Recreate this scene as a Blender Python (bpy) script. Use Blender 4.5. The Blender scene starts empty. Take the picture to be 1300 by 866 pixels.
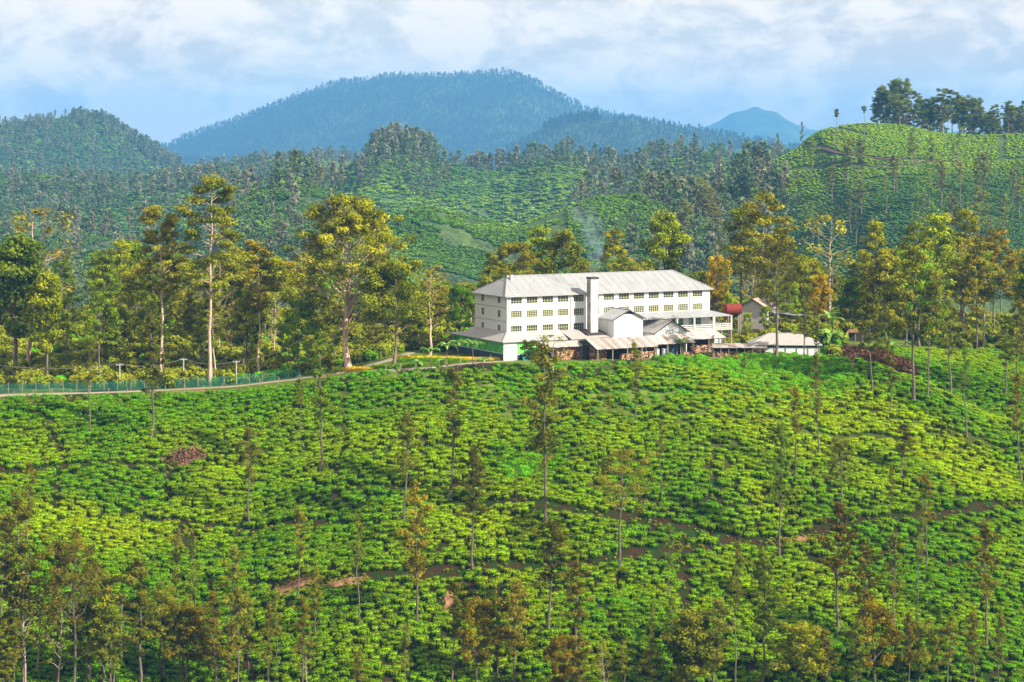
import bpy, math, random
import numpy as np
from mathutils import Vector, Matrix

S = bpy.context.scene
COL = S.collection
rad = math.radians
RS = np.random.RandomState(7)
random.seed(11)

# ------------------------------------------------------------------ camera
H = 100.0            # eye height (m)
F = 2750.0           # focal length in photo pixels (1300 wide)
HY = 180.0           # photo row of the horizon
cam = bpy.data.cameras.new("camera")
cam.sensor_width = 36.0
cam.lens = 36.0 * F / 1300.0
cam.shift_y = -(433.0 - HY) / 1300.0
cam.clip_start = 0.5
cam.clip_end = 40000
camo = bpy.data.objects.new("camera", cam)
COL.objects.link(camo)
camo.location = (0, 0, H)
camo.rotation_euler = (rad(90), 0, 0)
S.camera = camo

# ------------------------------------------------------------------ light
SUN_EL, SUN_AZ = 33.0, 57.0       # elevation; azimuth to the right of "behind the camera"
sd = Vector((math.cos(rad(SUN_EL)) * math.sin(rad(SUN_AZ)), -math.cos(rad(SUN_EL)) * math.cos(rad(SUN_AZ)), math.sin(rad(SUN_EL))))
sun = bpy.data.lights.new("sun", 'SUN')
sun.energy = 5.0
sun.angle = rad(0.5)
sun.color = (1.0, 0.93, 0.79)
suno = bpy.data.objects.new("sun", sun)
COL.objects.link(suno)
suno.rotation_euler = sd.to_track_quat('Z', 'Y').to_euler()
suno.location = (200, -200, 400)

W = bpy.data.worlds.new("World")
S.world = W
W.use_nodes = True
nt = W.node_tree
nt.nodes.clear()
out = nt.nodes.new("ShaderNodeOutputWorld")
bg = nt.nodes.new("ShaderNodeBackground")
sky = nt.nodes.new("ShaderNodeTexSky")
sky.sky_type = 'NISHITA'
sky.sun_disc = False
sky.sun_elevation = rad(SUN_EL)
sky.sun_rotation = math.atan2(sd.x, sd.y)
sky.altitude = 1500
tc = nt.nodes.new("ShaderNodeTexCoord")
mp = nt.nodes.new("ShaderNodeMapping")
mp.inputs['Scale'].default_value = (1.0, 1.0, 1.9)
mp.inputs['Location'].default_value = (0.37, 0.0, 0.13)
n1 = nt.nodes.new("ShaderNodeTexNoise"); n1.inputs['Scale'].default_value = 13.0; n1.inputs['Detail'].default_value = 9.0
n1.inputs['Roughness'].default_value = 0.56; n1.inputs['Distortion'].default_value = 0.35
n2 = nt.nodes.new("ShaderNodeTexNoise"); n2.inputs['Scale'].default_value = 20.0; n2.inputs['Detail'].default_value = 9.0; n2.inputs['Distortion'].default_value = 0.5
n2.inputs['Roughness'].default_value = 0.6
r1 = nt.nodes.new("ShaderNodeValToRGB")
r1.color_ramp.elements[0].position = 0.40; r1.color_ramp.elements[1].position = 0.60
r2 = nt.nodes.new("ShaderNodeValToRGB")
r2.color_ramp.elements[0].position = 0.43; r2.color_ramp.elements[1].position = 0.55
r2.color_ramp.elements[0].color = (4.3, 4.0, 3.75, 1)     # cloud base, grey blue (sky units, scaled with the sky)
r2.color_ramp.elements[1].color = (6.5, 5.7, 4.9, 1)    # lit cloud
mx = nt.nodes.new("ShaderNodeMix"); mx.data_type = 'RGBA'
thin = nt.nodes.new("ShaderNodeMapRange"); thin.inputs['To Min'].default_value = 0.88; thin.inputs['To Max'].default_value = 1.0
L = nt.links.new
L(tc.outputs['Generated'], mp.inputs['Vector'])
L(mp.outputs['Vector'], n1.inputs['Vector']); L(mp.outputs['Vector'], n2.inputs['Vector'])
L(n1.outputs['Fac'], r1.inputs['Fac']); L(r1.outputs['Color'], thin.inputs['Value'])
n3 = nt.nodes.new("ShaderNodeTexNoise"); n3.inputs['Scale'].default_value = 62.0; n3.inputs['Detail'].default_value = 8.0; n3.inputs['Roughness'].default_value = 0.6
L(mp.outputs['Vector'], n3.inputs['Vector'])
cm = nt.nodes.new("ShaderNodeMix"); cm.inputs['Factor'].default_value = 0.30
L(n2.outputs['Fac'], cm.inputs['A']); L(n3.outputs['Fac'], cm.inputs['B']); L(cm.outputs['Result'], r2.inputs['Fac'])
L(thin.outputs['Result'], mx.inputs['Factor'])
L(sky.outputs['Color'], mx.inputs['A']); L(r2.outputs['Color'], mx.inputs['B'])
L(mx.outputs['Result'], bg.inputs['Color'])
bg.inputs['Strength'].default_value = 0.10
L(bg.outputs['Background'], out.inputs['Surface'])

S.view_settings.view_transform = 'Standard'
S.view_settings.look = 'None'
S.view_settings.exposure = 1.0
S.view_settings.gamma = 1.0
S.cycles.max_bounces = 5
S.cycles.diffuse_bounces = 2
S.cycles.transmission_bounces = 3
S.cycles.volume_bounces = 0
S.cycles.use_denoising = True

# ------------------------------------------------------------------ noise
TAB = RS.rand(256, 256)
def vn(x, y):
    x = np.asarray(x, float); y = np.asarray(y, float)
    xi = np.floor(x).astype(int); yi = np.floor(y).astype(int)
    u = x - xi; v = y - yi
    u = u * u * (3 - 2 * u); v = v * v * (3 - 2 * v)
    a = TAB[xi & 255, yi & 255]; b = TAB[(xi + 1) & 255, yi & 255]
    c = TAB[xi & 255, (yi + 1) & 255]; d = TAB[(xi + 1) & 255, (yi + 1) & 255]
    return (a + (b - a) * u) * (1 - v) + (c + (d - c) * u) * v
def fbm(x, y, s, o=4, seed=0.0):
    t = 0; a = 1.0; n = 0; f = 1.0 / s
    for k in range(o):
        t = t + a * (vn(np.asarray(x) * f + 17.3 * k + seed, np.asarray(y) * f + 9.1 * k + seed * 1.7) - 0.5)
        n += a; a *= 0.5; f *= 2.03
    return t / n * 2.0          # about -1..1
def sst(x, a, b):
    t = np.clip((np.asarray(x, float) - a) / (b - a), 0, 1)
    return t * t * (3 - 2 * t)
def smax(a, b, k):
    m = np.maximum(a, b)
    return m + k * np.log(np.exp((a - m) / k) + np.exp((b - m) / k))

# ------------------------------------------------------------------ terrain height
def crest(pts, Y):
    p = np.array(pts, float)
    return (p[:, 0] - 650) / F * Y, H - (p[:, 1] - HY) / F * Y
LAY = [
  # name, distance, front slope, back slope, crest pixels, noise amp, noise size
  ("m0", 1500, .22, .16, [(-900, 300), (-200, 285), (100, 300), (240, 285), (290, 258), (330, 236), (375, 226), (420, 236), (470, 262), (560, 300), (700, 330), (1500, 400)], 13, 200),
  ("m1", 1300, .25, .12, [(-400, 420), (150, 380), (330, 320), (420, 280), (480, 268), (540, 256), (600, 270), (650, 282), (710, 262), (760, 246), (810, 244), (850, 262), (900, 276), (1000, 330), (1300, 420)], 15, 180),
  ("r", 1450, .27, .14, [(300, 460), (600, 400), (700, 345), (780, 305), (860, 268), (940, 226), (1000, 192), (1022, 180), (1040, 163), (1062, 156), (1100, 152), (1150, 155), (1185, 164), (1240, 168), (1300, 166), (1420, 150), (1900, 170), (2600, 240)], 1.6, 80),
  ("m2", 2300, .22, .15, [(-300, 262), (120, 250), (200, 236), (300, 230), (400, 220), (450, 206), (478, 188), (500, 181), (535, 188), (570, 206), (625, 216), (665, 208), (705, 196), (745, 200), (790, 214), (835, 200), (880, 190), (930, 198), (1100, 215), (1400, 260)], 20, 280),
  ("m3", 3300, .25, .15, [(-300, 330), (120, 275), (190, 228), (235, 219), (290, 212), (345, 203), (420, 199), (500, 203), (640, 225), (900, 260)], 24, 380),
  ("l1", 2400, .24, .15, [(-900, 260), (-300, 230), (0, 219), (60, 222), (110, 232), (170, 246), (240, 262), (330, 300), (420, 350), (900, 480)], 20, 280),
  ("l2", 4200, .30, .2, [(-1200, 210), (-500, 170), (-200, 165), (0, 158), (40, 155), (90, 148), (130, 152), (170, 175), (200, 194), (240, 216), (290, 240), (380, 270), (600, 330), (1200, 420)], 34, 480),
  ("b2", 7500, .25, .2, [(-500, 380), (380, 330), (500, 270), (600, 212), (680, 170), (720, 156), (780, 150), (850, 158), (930, 172), (1010, 186), (1100, 200), (1400, 260)], 24, 600),
  ("bf", 9300, .25, .1, [(-1500, 300), (60, 250), (180, 226), (240, 208), (330, 200), (450, 196), (600, 200), (800, 220), (1300, 260)], 40, 900),
  ("b", 11000, .28, .3, [(-1500, 260), (-600, 230), (60, 214), (150, 200), (200, 189), (262, 164), (340, 136), (420, 106), (500, 96), (560, 97), (640, 93), (668, 100), (700, 116), (742, 138), (800, 150), (900, 170), (1000, 190), (1300, 220), (2500, 260)], 120, 1500),
  ("c", 16500, .3, .3, [(-2000, 260), (0, 250), (700, 215), (830, 180), (900, 158), (930, 142), (958, 134), (985, 141), (1012, 158), (1040, 165), (1080, 160), (1150, 170), (1300, 160), (1500, 175), (3000, 230)], 50, 1400),
]
LAYC = [(n, Y, a, b) + crest(p, Y) + (na, ns) for n, Y, a, b, p, na, ns in LAY]

def platform(X):
    return np.interp(X, [-300, -115, -80, -62, -50, -41, -33, -26, -18, 78, 90, 105, 140, 300],
                        [40, 44.1, 44.2, 44.6, 45.6, 47.0, 48.8, 50.0, 50.5, 50.5, 48.5, 43.5, 41, 38])
def Z(X, Y):
    X = np.asarray(X, float); Y = np.asarray(Y, float)
    X, Y = np.broadcast_arrays(X, Y)
    zc = platform(X)
    Yc = np.interp(X, [-300, -60, -40, -20, 0, 60, 78, 100, 300], [478, 479, 479, 480, 482, 483, 486, 488, 490])
    t = Yc - Y
    tp = 0.5 * (t + np.sqrt(t * t + 6.0))                    # soft ramp
    drop = 0.29 * tp + 0.00095 * tp * tp
    und = 4.0 * fbm(X, Y, 46, 3, 3.1) + 1.7 * fbm(X, Y * 1.4, 17, 3, 8.4) + 1.9 * np.sin(X / 19.0 + 0.8 * np.sin(Y / 30.))
    am = sst(tp, 3, 22)
    # the fold on the right: a spur in front, a hollow, then a second rise
    wl = sst(X, 62, 84)
    yl = 486 - (X - 70) * 0.42
    hol = -8.0 * wl * np.exp(-((Y - (yl + 24)) / 15.0) ** 2) + 2.0 * wl * np.exp(-((Y - yl + 4) / 10.0) ** 2)
    near = zc - drop + und * am
    back = np.where(X > 70, 5.0 * sst(X, 84, 110) * sst(Y, 500, 585), 0) + np.where(X < -30, 3.5 * sst(-X, 30, 70) * sst(Y, 500, 600), 0)
    near = near + hol + back - 0.20 * np.maximum(Y - 650, 0) + 0.9 * fbm(X, Y, 30, 3, 5.5) * sst(Y, 540, 600)
    near = near + 2.5*np.exp(-((X-59)/16.0)**2)*np.exp(-((Y-545)/14.0)**2)
    # valley and the hill the camera stands on
    floor = -26 + 2 * fbm(X, Y, 60, 3, 1.2) + 0 * Y
    own = 98 - 0.43 * Y + 0.0 * X
    own = np.where(Y < 6, 98 - 0.43 * 6 + np.minimum(0, 0.02 * (Y - 6)), own)
    z1 = smax(smax(near, floor, 2.0), own, 1.5)
    z1 = np.where(Y < 6, np.maximum(own, 95.3), z1)
    vz = 8 + 6 * fbm(X, Y, 200, 3, 2.2) + 0.0022 * np.maximum(Y - 700, 0) * 0
    far = vz
    for n, Yk, a, b, cx, cz, na, ns in LAYC:
        wob = Yk * 0.025 * np.sin(X / (Yk * 0.05) + Yk)
        sc = Yk / (Yk + wob)
        c = np.interp(X * sc, cx, cz)
        d = Y - (Yk + wob)
        z = c - np.where(d < 0, a * (-d), b * d)
        z = z - 2.5 * np.exp(-(d / (0.02 * Yk)) ** 2)                 # rounded crest
        z = z + na * fbm(X, Y, ns, 4, Yk * .01) * (0.08 + 0.92 * sst(np.abs(d), 0.01 * Yk, 0.09 * Yk))
        far = smax(far, z, 1.2 if Yk < 2000 else 5.0)
    w = sst(Y, 670, 820)
    r = z1 * (1 - w) + far * w
    r = np.where(Y > 640, np.maximum(r, np.where(Y < 800, -30, -30)), r)
    return r

def px2w(px, py, y0=300., y1=680.):
    """Point of the ground seen at a photo pixel."""
    Ys = np.arange(y0, y1, 0.25)
    Xs = (px - 650) / F * Ys
    zr = H - (py - HY) / F * Ys
    zt = Z(Xs, Ys)
    k = np.where(zr <= zt)[0]
    i = k[0] if len(k) else len(Ys) - 1
    return Xs[i], Ys[i], float(zt[i])

# ------------------------------------------------------------------ helpers
def mesh_np(name, verts, quads=None, tris=None, mats=(), smooth=False):
    me = bpy.data.meshes.new(name)
    verts = np.asarray(verts, np.float32)
    nq = 0 if quads is None else len(quads); ntr = 0 if tris is None else len(tris)
    me.vertices.add(len(verts)); me.vertices.foreach_set("co", verts.ravel())
    me.loops.add(nq * 4 + ntr * 3); me.polygons.add(nq + ntr)
    li = []; st = []
    if nq: li.append(np.asarray(quads, np.int32).ravel()); st.append(np.arange(nq) * 4)
    if ntr: li.append(np.asarray(tris, np.int32).ravel()); st.append(nq * 4 + np.arange(ntr) * 3)
    me.loops.foreach_set("vertex_index", np.concatenate(li).astype(np.int32))
    me.polygons.foreach_set("loop_start", np.concatenate(st).astype(np.int32))
    if smooth: me.polygons.foreach_set("use_smooth", np.ones(nq + ntr, bool))
    for m in mats: me.materials.append(m)
    me.update(calc_edges=True)
    return me
def set_attr(me, name, vals, dom='FACE'):
    a = me.attributes.new(name, 'FLOAT', dom); a.data.foreach_set("value", np.asarray(vals, np.float32))
def link(name, data, parent=None, loc=(0, 0, 0), rot=(0, 0, 0), sc=None, kind=None, label=None, cat=None, group=None, color=None):
    o = bpy.data.objects.new(name, data); COL.objects.link(o)
    o.location = loc; o.rotation_euler = rot
    if sc is not None: o.scale = (sc, sc, sc) if not hasattr(sc, '__len__') else sc
    if parent is not None: o.parent = parent
    if kind: o['kind'] = kind
    if label: o['label'] = label
    if cat: o['category'] = cat
    if group: o['group'] = group
    if color is not None: o.color = (*color, 1)
    return o
class MB:
    def __init__(s): s.v = []; s.f = []; s.m = []
    def add(s, vs, fs, mi=0):
        b = len(s.v); s.v += [tuple(map(float, v)) for v in vs]; s.f += [tuple(b + i for i in f) for f in fs]; s.m += [mi] * len(fs); return s
    def box(s, x0, x1, y0, y1, z0, z1, mi=0):
        return s.add([(x0,y0,z0),(x1,y0,z0),(x1,y1,z0),(x0,y1,z0),(x0,y0,z1),(x1,y0,z1),(x1,y1,z1),(x0,y1,z1)],
              [(0,3,2,1),(4,5,6,7),(0,1,5,4),(1,2,6,5),(2,3,7,6),(3,0,4,7)], mi)
    def slab(s, pts, th, mi=0):
        n = len(pts); lo = [(p[0], p[1], p[2] - th) for p in pts]
        return s.add(list(pts) + lo, [tuple(range(n)), tuple(range(2*n-1, n-1, -1))] + [(i, i + n, (i + 1) % n + n, (i + 1) % n) for i in range(n)], mi)
    def beam(s, a, b, w=.1, d=None, mi=0):
        a = Vector(a); b = Vector(b); d = d or w; t = (b - a).normalized()
        u = t.cross(Vector((0, 0, 1)));  u = u.normalized() if u.length > 1e-3 else Vector((1, 0, 0)); v = t.cross(u)
        vs = [p + u * sx * w / 2 + v * sy * d / 2 for p in (a, b) for sx, sy in ((-1,-1),(1,-1),(1,1),(-1,1))]
        return s.add(vs, [(0,3,2,1),(4,5,6,7),(0,1,5,4),(1,2,6,5),(2,3,7,6),(3,0,4,7)], mi)
    def cyl(s, a, b, r0, r1=None, n=8, mi=0):
        r1 = r0 if r1 is None else r1
        a = Vector(a); b = Vector(b); t = (b - a).normalized()
        u = t.orthogonal().normalized(); v = t.cross(u)
        vs = []
        for p, r in ((a, r0), (b, r1)):
            vs += [p + (u * math.cos(k * 2 * math.pi / n) + v * math.sin(k * 2 * math.pi / n)) * r for k in range(n)]
        return s.add(vs, [tuple(range(n-1, -1, -1)), tuple(range(n, 2*n))] + [(k, (k+1) % n, (k+1) % n + n, k + n) for k in range(n)], mi)
    def mesh(s, name, mats):
        me = bpy.data.meshes.new(name); me.from_pydata(s.v, [], s.f)
        for m in (mats if isinstance(mats, (list, tuple)) else [mats]): me.materials.append(m)
        if max(s.m, default=0) > 0: me.polygons.foreach_set("material_index", s.m)
        me.update(); return me
    def obj(s, name, mats, parent=None, **k): return link(name, s.mesh(name, mats), parent, **k)

# ------------------------------------------------------------------ materials
class NB:
    """tiny node builder"""
    def __init__(s, name):
        s.m = bpy.data.materials.new(name); s.m.use_nodes = True; s.t = s.m.node_tree; s.t.nodes.clear()
        s.out = s.t.nodes.new("ShaderNodeOutputMaterial")
    def n(s, typ, **k):
        nd = s.t.nodes.new(typ)
        for a, b in k.items():
            if a.startswith('_'): setattr(nd, a[1:], b)
            else:
                i = nd.inputs[a.replace('__', ' ')]
                if hasattr(b, 'is_output') or isinstance(b, bpy.types.NodeSocket): s.t.links.new(b, i)
                else: i.default_value = b
        return nd
    def l(s, a, b): s.t.links.new(a, b)
    def ramp(s, fac, els):
        r = s.n("ShaderNodeValToRGB"); s.l(fac, r.inputs['Fac'])
        while len(r.color_ramp.elements) < len(els): r.color_ramp.elements.new(0.5)
        for e, (p, c) in zip(r.color_ramp.elements, els):
            e.position = p; e.color = (*c, 1) if len(c) == 3 else c
        return r.outputs['Color']
    def noise(s, vec, scale, detail=4, rough=.5):
        nd = s.n("ShaderNodeTexNoise", Scale=scale, Detail=detail, Roughness=rough)
        if vec is not None: s.l(vec, nd.inputs['Vector'])
        return nd.outputs['Fac']
    def mix(s, f, a, b, mode='MIX'):
        nd = s.n("ShaderNodeMix", _data_type='RGBA', _blend_type=mode)
        for i, v in (('Factor', f), ('A', a), ('B', b)):
            if isinstance(v, bpy.types.NodeSocket): s.l(v, nd.inputs[i])
            else: nd.inputs[i].default_value = v if i == 'Factor' or len(v) == 4 else (*v, 1)
        return nd.outputs['Result']
    def pos(s): return s.n("ShaderNodeNewGeometry").outputs['Position']
    def objc(s): return s.n("ShaderNodeTexCoord").outputs['Object']
    def pbr(s, col, rough=.8, spec=.2, bump=None, bs=.3, bd=.05, metal=0):
        p = s.n("ShaderNodeBsdfPrincipled", Roughness=rough, Metallic=metal); p.inputs['Specular IOR Level'].default_value = spec
        if isinstance(col, bpy.types.NodeSocket): s.l(col, p.inputs['Base Color'])
        else: p.inputs['Base Color'].default_value = (*col, 1)
        if bump is not None:
            b = s.n("ShaderNodeBump", Strength=bs, Distance=bd); s.l(bump, b.inputs['Height']); s.l(b.outputs['Normal'], p.inputs['Normal'])
        return p
    def done(s, sh): s.l(sh.outputs[0], s.out.inputs['Surface']); return s.m

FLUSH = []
def foliage(name, dark, light, warm=None, warm_amt=.0, trans=.28, wscale=None, whue=None, spec=.05, lo=.0, hi=1.):
    b = NB(name)
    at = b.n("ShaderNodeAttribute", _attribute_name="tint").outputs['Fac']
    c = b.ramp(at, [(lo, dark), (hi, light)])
    inf = b.n("ShaderNodeObjectInfo")
    if wscale:   # plantation-wide colour change (young flush against old leaf)
        wn = b.noise(b.pos(), wscale, 4, .6)
        f = b.ramp(wn, [(.44, (0, 0, 0)), (.62, (.8, .8, .8))])
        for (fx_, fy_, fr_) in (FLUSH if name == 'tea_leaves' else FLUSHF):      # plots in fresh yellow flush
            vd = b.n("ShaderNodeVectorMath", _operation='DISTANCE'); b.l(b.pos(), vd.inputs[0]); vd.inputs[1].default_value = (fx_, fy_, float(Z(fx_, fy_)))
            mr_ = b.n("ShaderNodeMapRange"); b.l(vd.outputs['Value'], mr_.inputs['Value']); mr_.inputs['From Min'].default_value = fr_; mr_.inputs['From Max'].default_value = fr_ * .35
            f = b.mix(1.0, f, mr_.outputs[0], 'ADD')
        c = b.mix(f, c, b.mix(1.0, c, whue, 'MULTIPLY'))
    c = b.mix(1.0, c, inf.outputs['Color'], 'MULTIPLY')
    rnd = inf.outputs['Random']
    hv = b.n("ShaderNodeHueSaturation")
    mr = b.n("ShaderNodeMapRange"); b.l(rnd, mr.inputs['Value']); mr.inputs['To Min'].default_value = .485; mr.inputs['To Max'].default_value = .515
    mv = b.n("ShaderNodeMapRange"); b.l(rnd, mv.inputs['Value']); mv.inputs['To Min'].default_value = .82; mv.inputs['To Max'].default_value = 1.18
    b.l(mr.outputs[0], hv.inputs['Hue']); b.l(mv.outputs[0], hv.inputs['Value']); b.l(c, hv.inputs['Color'])
    c = hv.outputs['Color']
    p = b.pbr(c, .62, spec)
    tr = b.n("ShaderNodeBsdfTranslucent"); b.l(c, tr.inputs['Color'])
    ms = b.n("ShaderNodeMixShader"); ms.inputs[0].default_value = trans
    b.l(p.outputs[0], ms.inputs[1]); b.l(tr.outputs[0], ms.inputs[2])
    return b.done(ms)

def simple(name, c1, c2=None, scale=3., rough=.8, spec=.2, bs=0, metal=0, detail=5, lo=.35, hi=.65):
    b = NB(name)
    v = b.objc(); nf = b.noise(v, scale, detail, .6)
    col = b.ramp(nf, [(lo, c1), (hi, c2 or c1)])
    return b.done(b.pbr(col, rough, spec, nf if bs else None, bs, .05, metal))

def ground_mat(name, kind):
    b = NB(name)
    P = b.pos()
    if kind == 'near':
        n = b.noise(P, .5, 6, .65); n3 = b.noise(P, .06, 4, .5)
        soil = b.ramp(n, [(.3, (.016, .012, .005)), (.46, (.04, .022, .009)), (.56, (.012, .03, .003)), (.75, (.02, .06, .004))])
        grass = b.ramp(n, [(.3, (.05, .10, .012)), (.55, (.12, .18, .02)), (.7, (.2, .19, .04))])
        sx = b.n("ShaderNodeSeparateXYZ"); b.l(P, sx.inputs[0])
        mr = b.n("ShaderNodeMapRange"); b.l(sx.outputs['Z'], mr.inputs['Value']); mr.inputs['From Min'].default_value = 33.; mr.inputs['From Max'].default_value = 47.   # grass only near the brow
        mm = b.n("ShaderNodeMath", _operation='MULTIPLY'); b.l(b.ramp(n3, [(.38, (0, 0, 0)), (.5, (1, 1, 1))]), mm.inputs[0]); b.l(mr.outputs[0], mm.inputs[1])
        c = b.mix(mm.outputs[0], soil, grass)
        p = b.pbr(c, .95, .1, n, .6, .3)
    else:
        sc = {'mid': .035, 'far': .012, 'very': .004}[kind]
        n = b.noise(P, sc, 8, .68); nf = b.noise(P, sc * 9, 6, .7); n2 = b.noise(P, sc * .35, 4, .5)
        a = b.ramp(n, [(.34, (.02, .04, .022)), (.5, (.04, .07, .035)), (.72, (.08, .11, .06))] if kind == 'far' else [(.34, (.035, .065, .03)), (.5, (.06, .10, .04)), (.62, (.12, .16, .06)), (.72, (.19, .17, .11))])
        d = b.ramp(nf, [(.36, (.25, .32, .32)), (.64, (1.5, 1.45, 1.4))])
        c = b.mix(1.0, a, d, 'MULTIPLY')
        g = b.ramp(n2, [(.45, (0, 0, 0)), (.6, (1, 1, 1))])
        c = b.mix(g, c, b.mix(.55, c, (.10, .17, .04)))
        p = b.pbr(c, .95, .05, nf, 1.0, 2.0 / sc * .03)
    return b.done(p)

M = {}
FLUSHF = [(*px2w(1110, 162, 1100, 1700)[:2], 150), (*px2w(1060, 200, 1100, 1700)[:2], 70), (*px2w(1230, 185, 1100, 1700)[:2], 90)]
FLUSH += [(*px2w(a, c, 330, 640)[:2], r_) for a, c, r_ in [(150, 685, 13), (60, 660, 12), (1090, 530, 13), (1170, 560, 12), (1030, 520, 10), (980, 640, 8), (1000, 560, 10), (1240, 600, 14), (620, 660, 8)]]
M['ground'] = ground_mat("ground", 'near')
M['mid'] = ground_mat("hill_scrub", 'mid')
M['far'] = ground_mat("mountain_forest", 'far')
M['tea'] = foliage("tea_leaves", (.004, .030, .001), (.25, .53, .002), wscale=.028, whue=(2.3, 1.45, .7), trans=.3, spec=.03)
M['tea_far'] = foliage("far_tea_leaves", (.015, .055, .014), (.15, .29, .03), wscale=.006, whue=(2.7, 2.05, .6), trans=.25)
M['oak'] = foliage("silver_oak_leaves", (.05, .07, .008), (.37, .38, .04), trans=.35)
M['leaf'] = foliage("forest_leaves", (.045, .075, .005), (.40, .42, .02), trans=.32)
M['gum'] = foliage("gum_leaves", (.045, .07, .005), (.39, .40, .025), trans=.3)
M['lush'] = foliage("lush_leaves", (.045, .17, .004), (.23, .56, .008), trans=.35)
M['frond'] = foliage("banana_leaves", (.08, .20, .02), (.32, .55, .08), trans=.35, spec=.4)
def bark(name, a, b2, sc=1.2):
    b = NB(name); v = b.objc()
    mpn = b.n("ShaderNodeMapping"); b.l(v, mpn.inputs['Vector']); mpn.inputs['Scale'].default_value = (3, 3, .5)
    n = b.noise(mpn.outputs[0], sc, 6, .7)
    c = b.ramp(n, [(.35, a), (.65, b2)])
    c = b.mix(1.0, c, b.n("ShaderNodeObjectInfo").outputs['Color'], 'MULTIPLY')
    return b.done(b.pbr(c, .9, .1, n, .5, .05))
M['farleaf'] = foliage("distant_leaves", (.035, .07, .03), (.19, .27, .09), trans=.25)
M['farleaf2'] = foliage("distant_pale_leaves", (.08, .09, .05), (.30, .30, .17), trans=.25)
M['mtleaf'] = foliage("mountain_leaves", (.02, .04, .025), (.08, .12, .06), trans=.2)
M['bark'] = bark("grey_bark", (.085, .065, .05), (.24, .20, .16))
M['gumbark'] = bark("pale_gum_bark", (.28, .19, .14), (.62, .50, .42))

# ------------------------------------------------------------------ ground sheets
def fan(name, Ys, nu, mat, half=lambda Y: 230 + 0.42 * Y, power=1.0):
    u = np.linspace(-1, 1, nu)
    u = np.sign(u) * np.abs(u) ** power
    Yg = np.repeat(Ys[:, None], nu, 1); Xg = u[None, :] * half(Yg)
    Zg = Z(Xg, Yg)
    v = np.stack([Xg, Yg, Zg], -1).reshape(-1, 3)
    r, c = len(Ys), nu
    i = (np.arange(r - 1)[:, None] * c + np.arange(c - 1)[None, :]).ravel()
    q = np.stack([i, i + 1, i + 1 + c, i + c], 1)
    me = mesh_np(name, v, q, mats=[mat], smooth=True)
    return link(name, me, kind='structure'), v
Ya = np.concatenate([np.arange(-60, 320, 10.), np.arange(320, 620, 1.2), np.arange(620, 700.1, 5)])
Yb = np.concatenate([np.array([Ya[-1]]), np.concatenate([np.arange(710, 1700, 7.), np.arange(1700, 3400, 13.)])])
Yd = np.concatenate([np.array([Yb[-1]]), np.concatenate([np.arange(3420, 8000, 36.), np.arange(8000, 19000, 75.)])])
og, vg = fan("ground", Ya, 420, M['ground'], power=1.3)
oh, vh = fan("hills", Yb, 420, M['mid'])
om, vm = fan("mountains", Yd, 420, M['far'])
# ------------------------------------------------------------------ plants: shapes
def tube(V, Q, pts, radii, n=6):
    pts = np.asarray(pts, float); b0 = sum(len(v) for v in V)
    rings = []
    for i, p in enumerate(pts):
        t = pts[min(i + 1, len(pts) - 1)] - pts[max(i - 1, 0)]; t /= (np.linalg.norm(t) + 1e-9)
        a = np.array([1, 0, 0]) if abs(t[2]) > .8 else np.array([0, 0, 1.])
        u = np.cross(t, a); u /= np.linalg.norm(u); w = np.cross(t, u)
        an = np.arange(n) * 2 * np.pi / n
        rings.append(p + radii[i] * (np.cos(an)[:, None] * u + np.sin(an)[:, None] * w))
    V.append(np.concatenate(rings))
    for i in range(len(pts) - 1):
        k = np.arange(n)
        Q.append(np.stack([b0 + i*n + k, b0 + i*n + (k+1) % n, b0 + (i+1)*n + (k+1) % n, b0 + (i+1)*n + k], 1))
def leaf_quads(rs, C, size, up=.35, el=1.7, N=None, nw=1.6):
    """one leaf spray (a quad bent out of any plane) at each centre"""
    n = len(C)
    nm = rs.normal(size=(n, 3)); nm[:, 2] += up * 2; nm = nm if N is None else nm * .8 + np.asarray(N) * nw; nm /= np.linalg.norm(nm, axis=1)[:, None]
    a = rs.normal(size=(n, 3)); u = np.cross(nm, a); u /= np.linalg.norm(u, axis=1)[:, None] + 1e-9
    w = np.cross(nm, u)
    s = (size * rs.uniform(.6, 1.35, n))[:, None]
    u = u * s * .5 * el; w = w * s * .5
    v = np.stack([C - u, C - w * .9 + u * .1, C + u, C + w * .9 + u * .1], 1)
    return v.reshape(-1, 3)
def leaf_mesh(name, rs, centres, clump, size, mat, up=.35, el=1.7, N=None):
    v = leaf_quads(rs, centres, size, up, el, N); n = len(centres)
    me = mesh_np(name, v, np.arange(n * 4).reshape(n, 4), mats=[mat])
    set_attr(me, "tint", np.clip(clump + rs.normal(0, .16, n), 0, 1))
    return me
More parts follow.
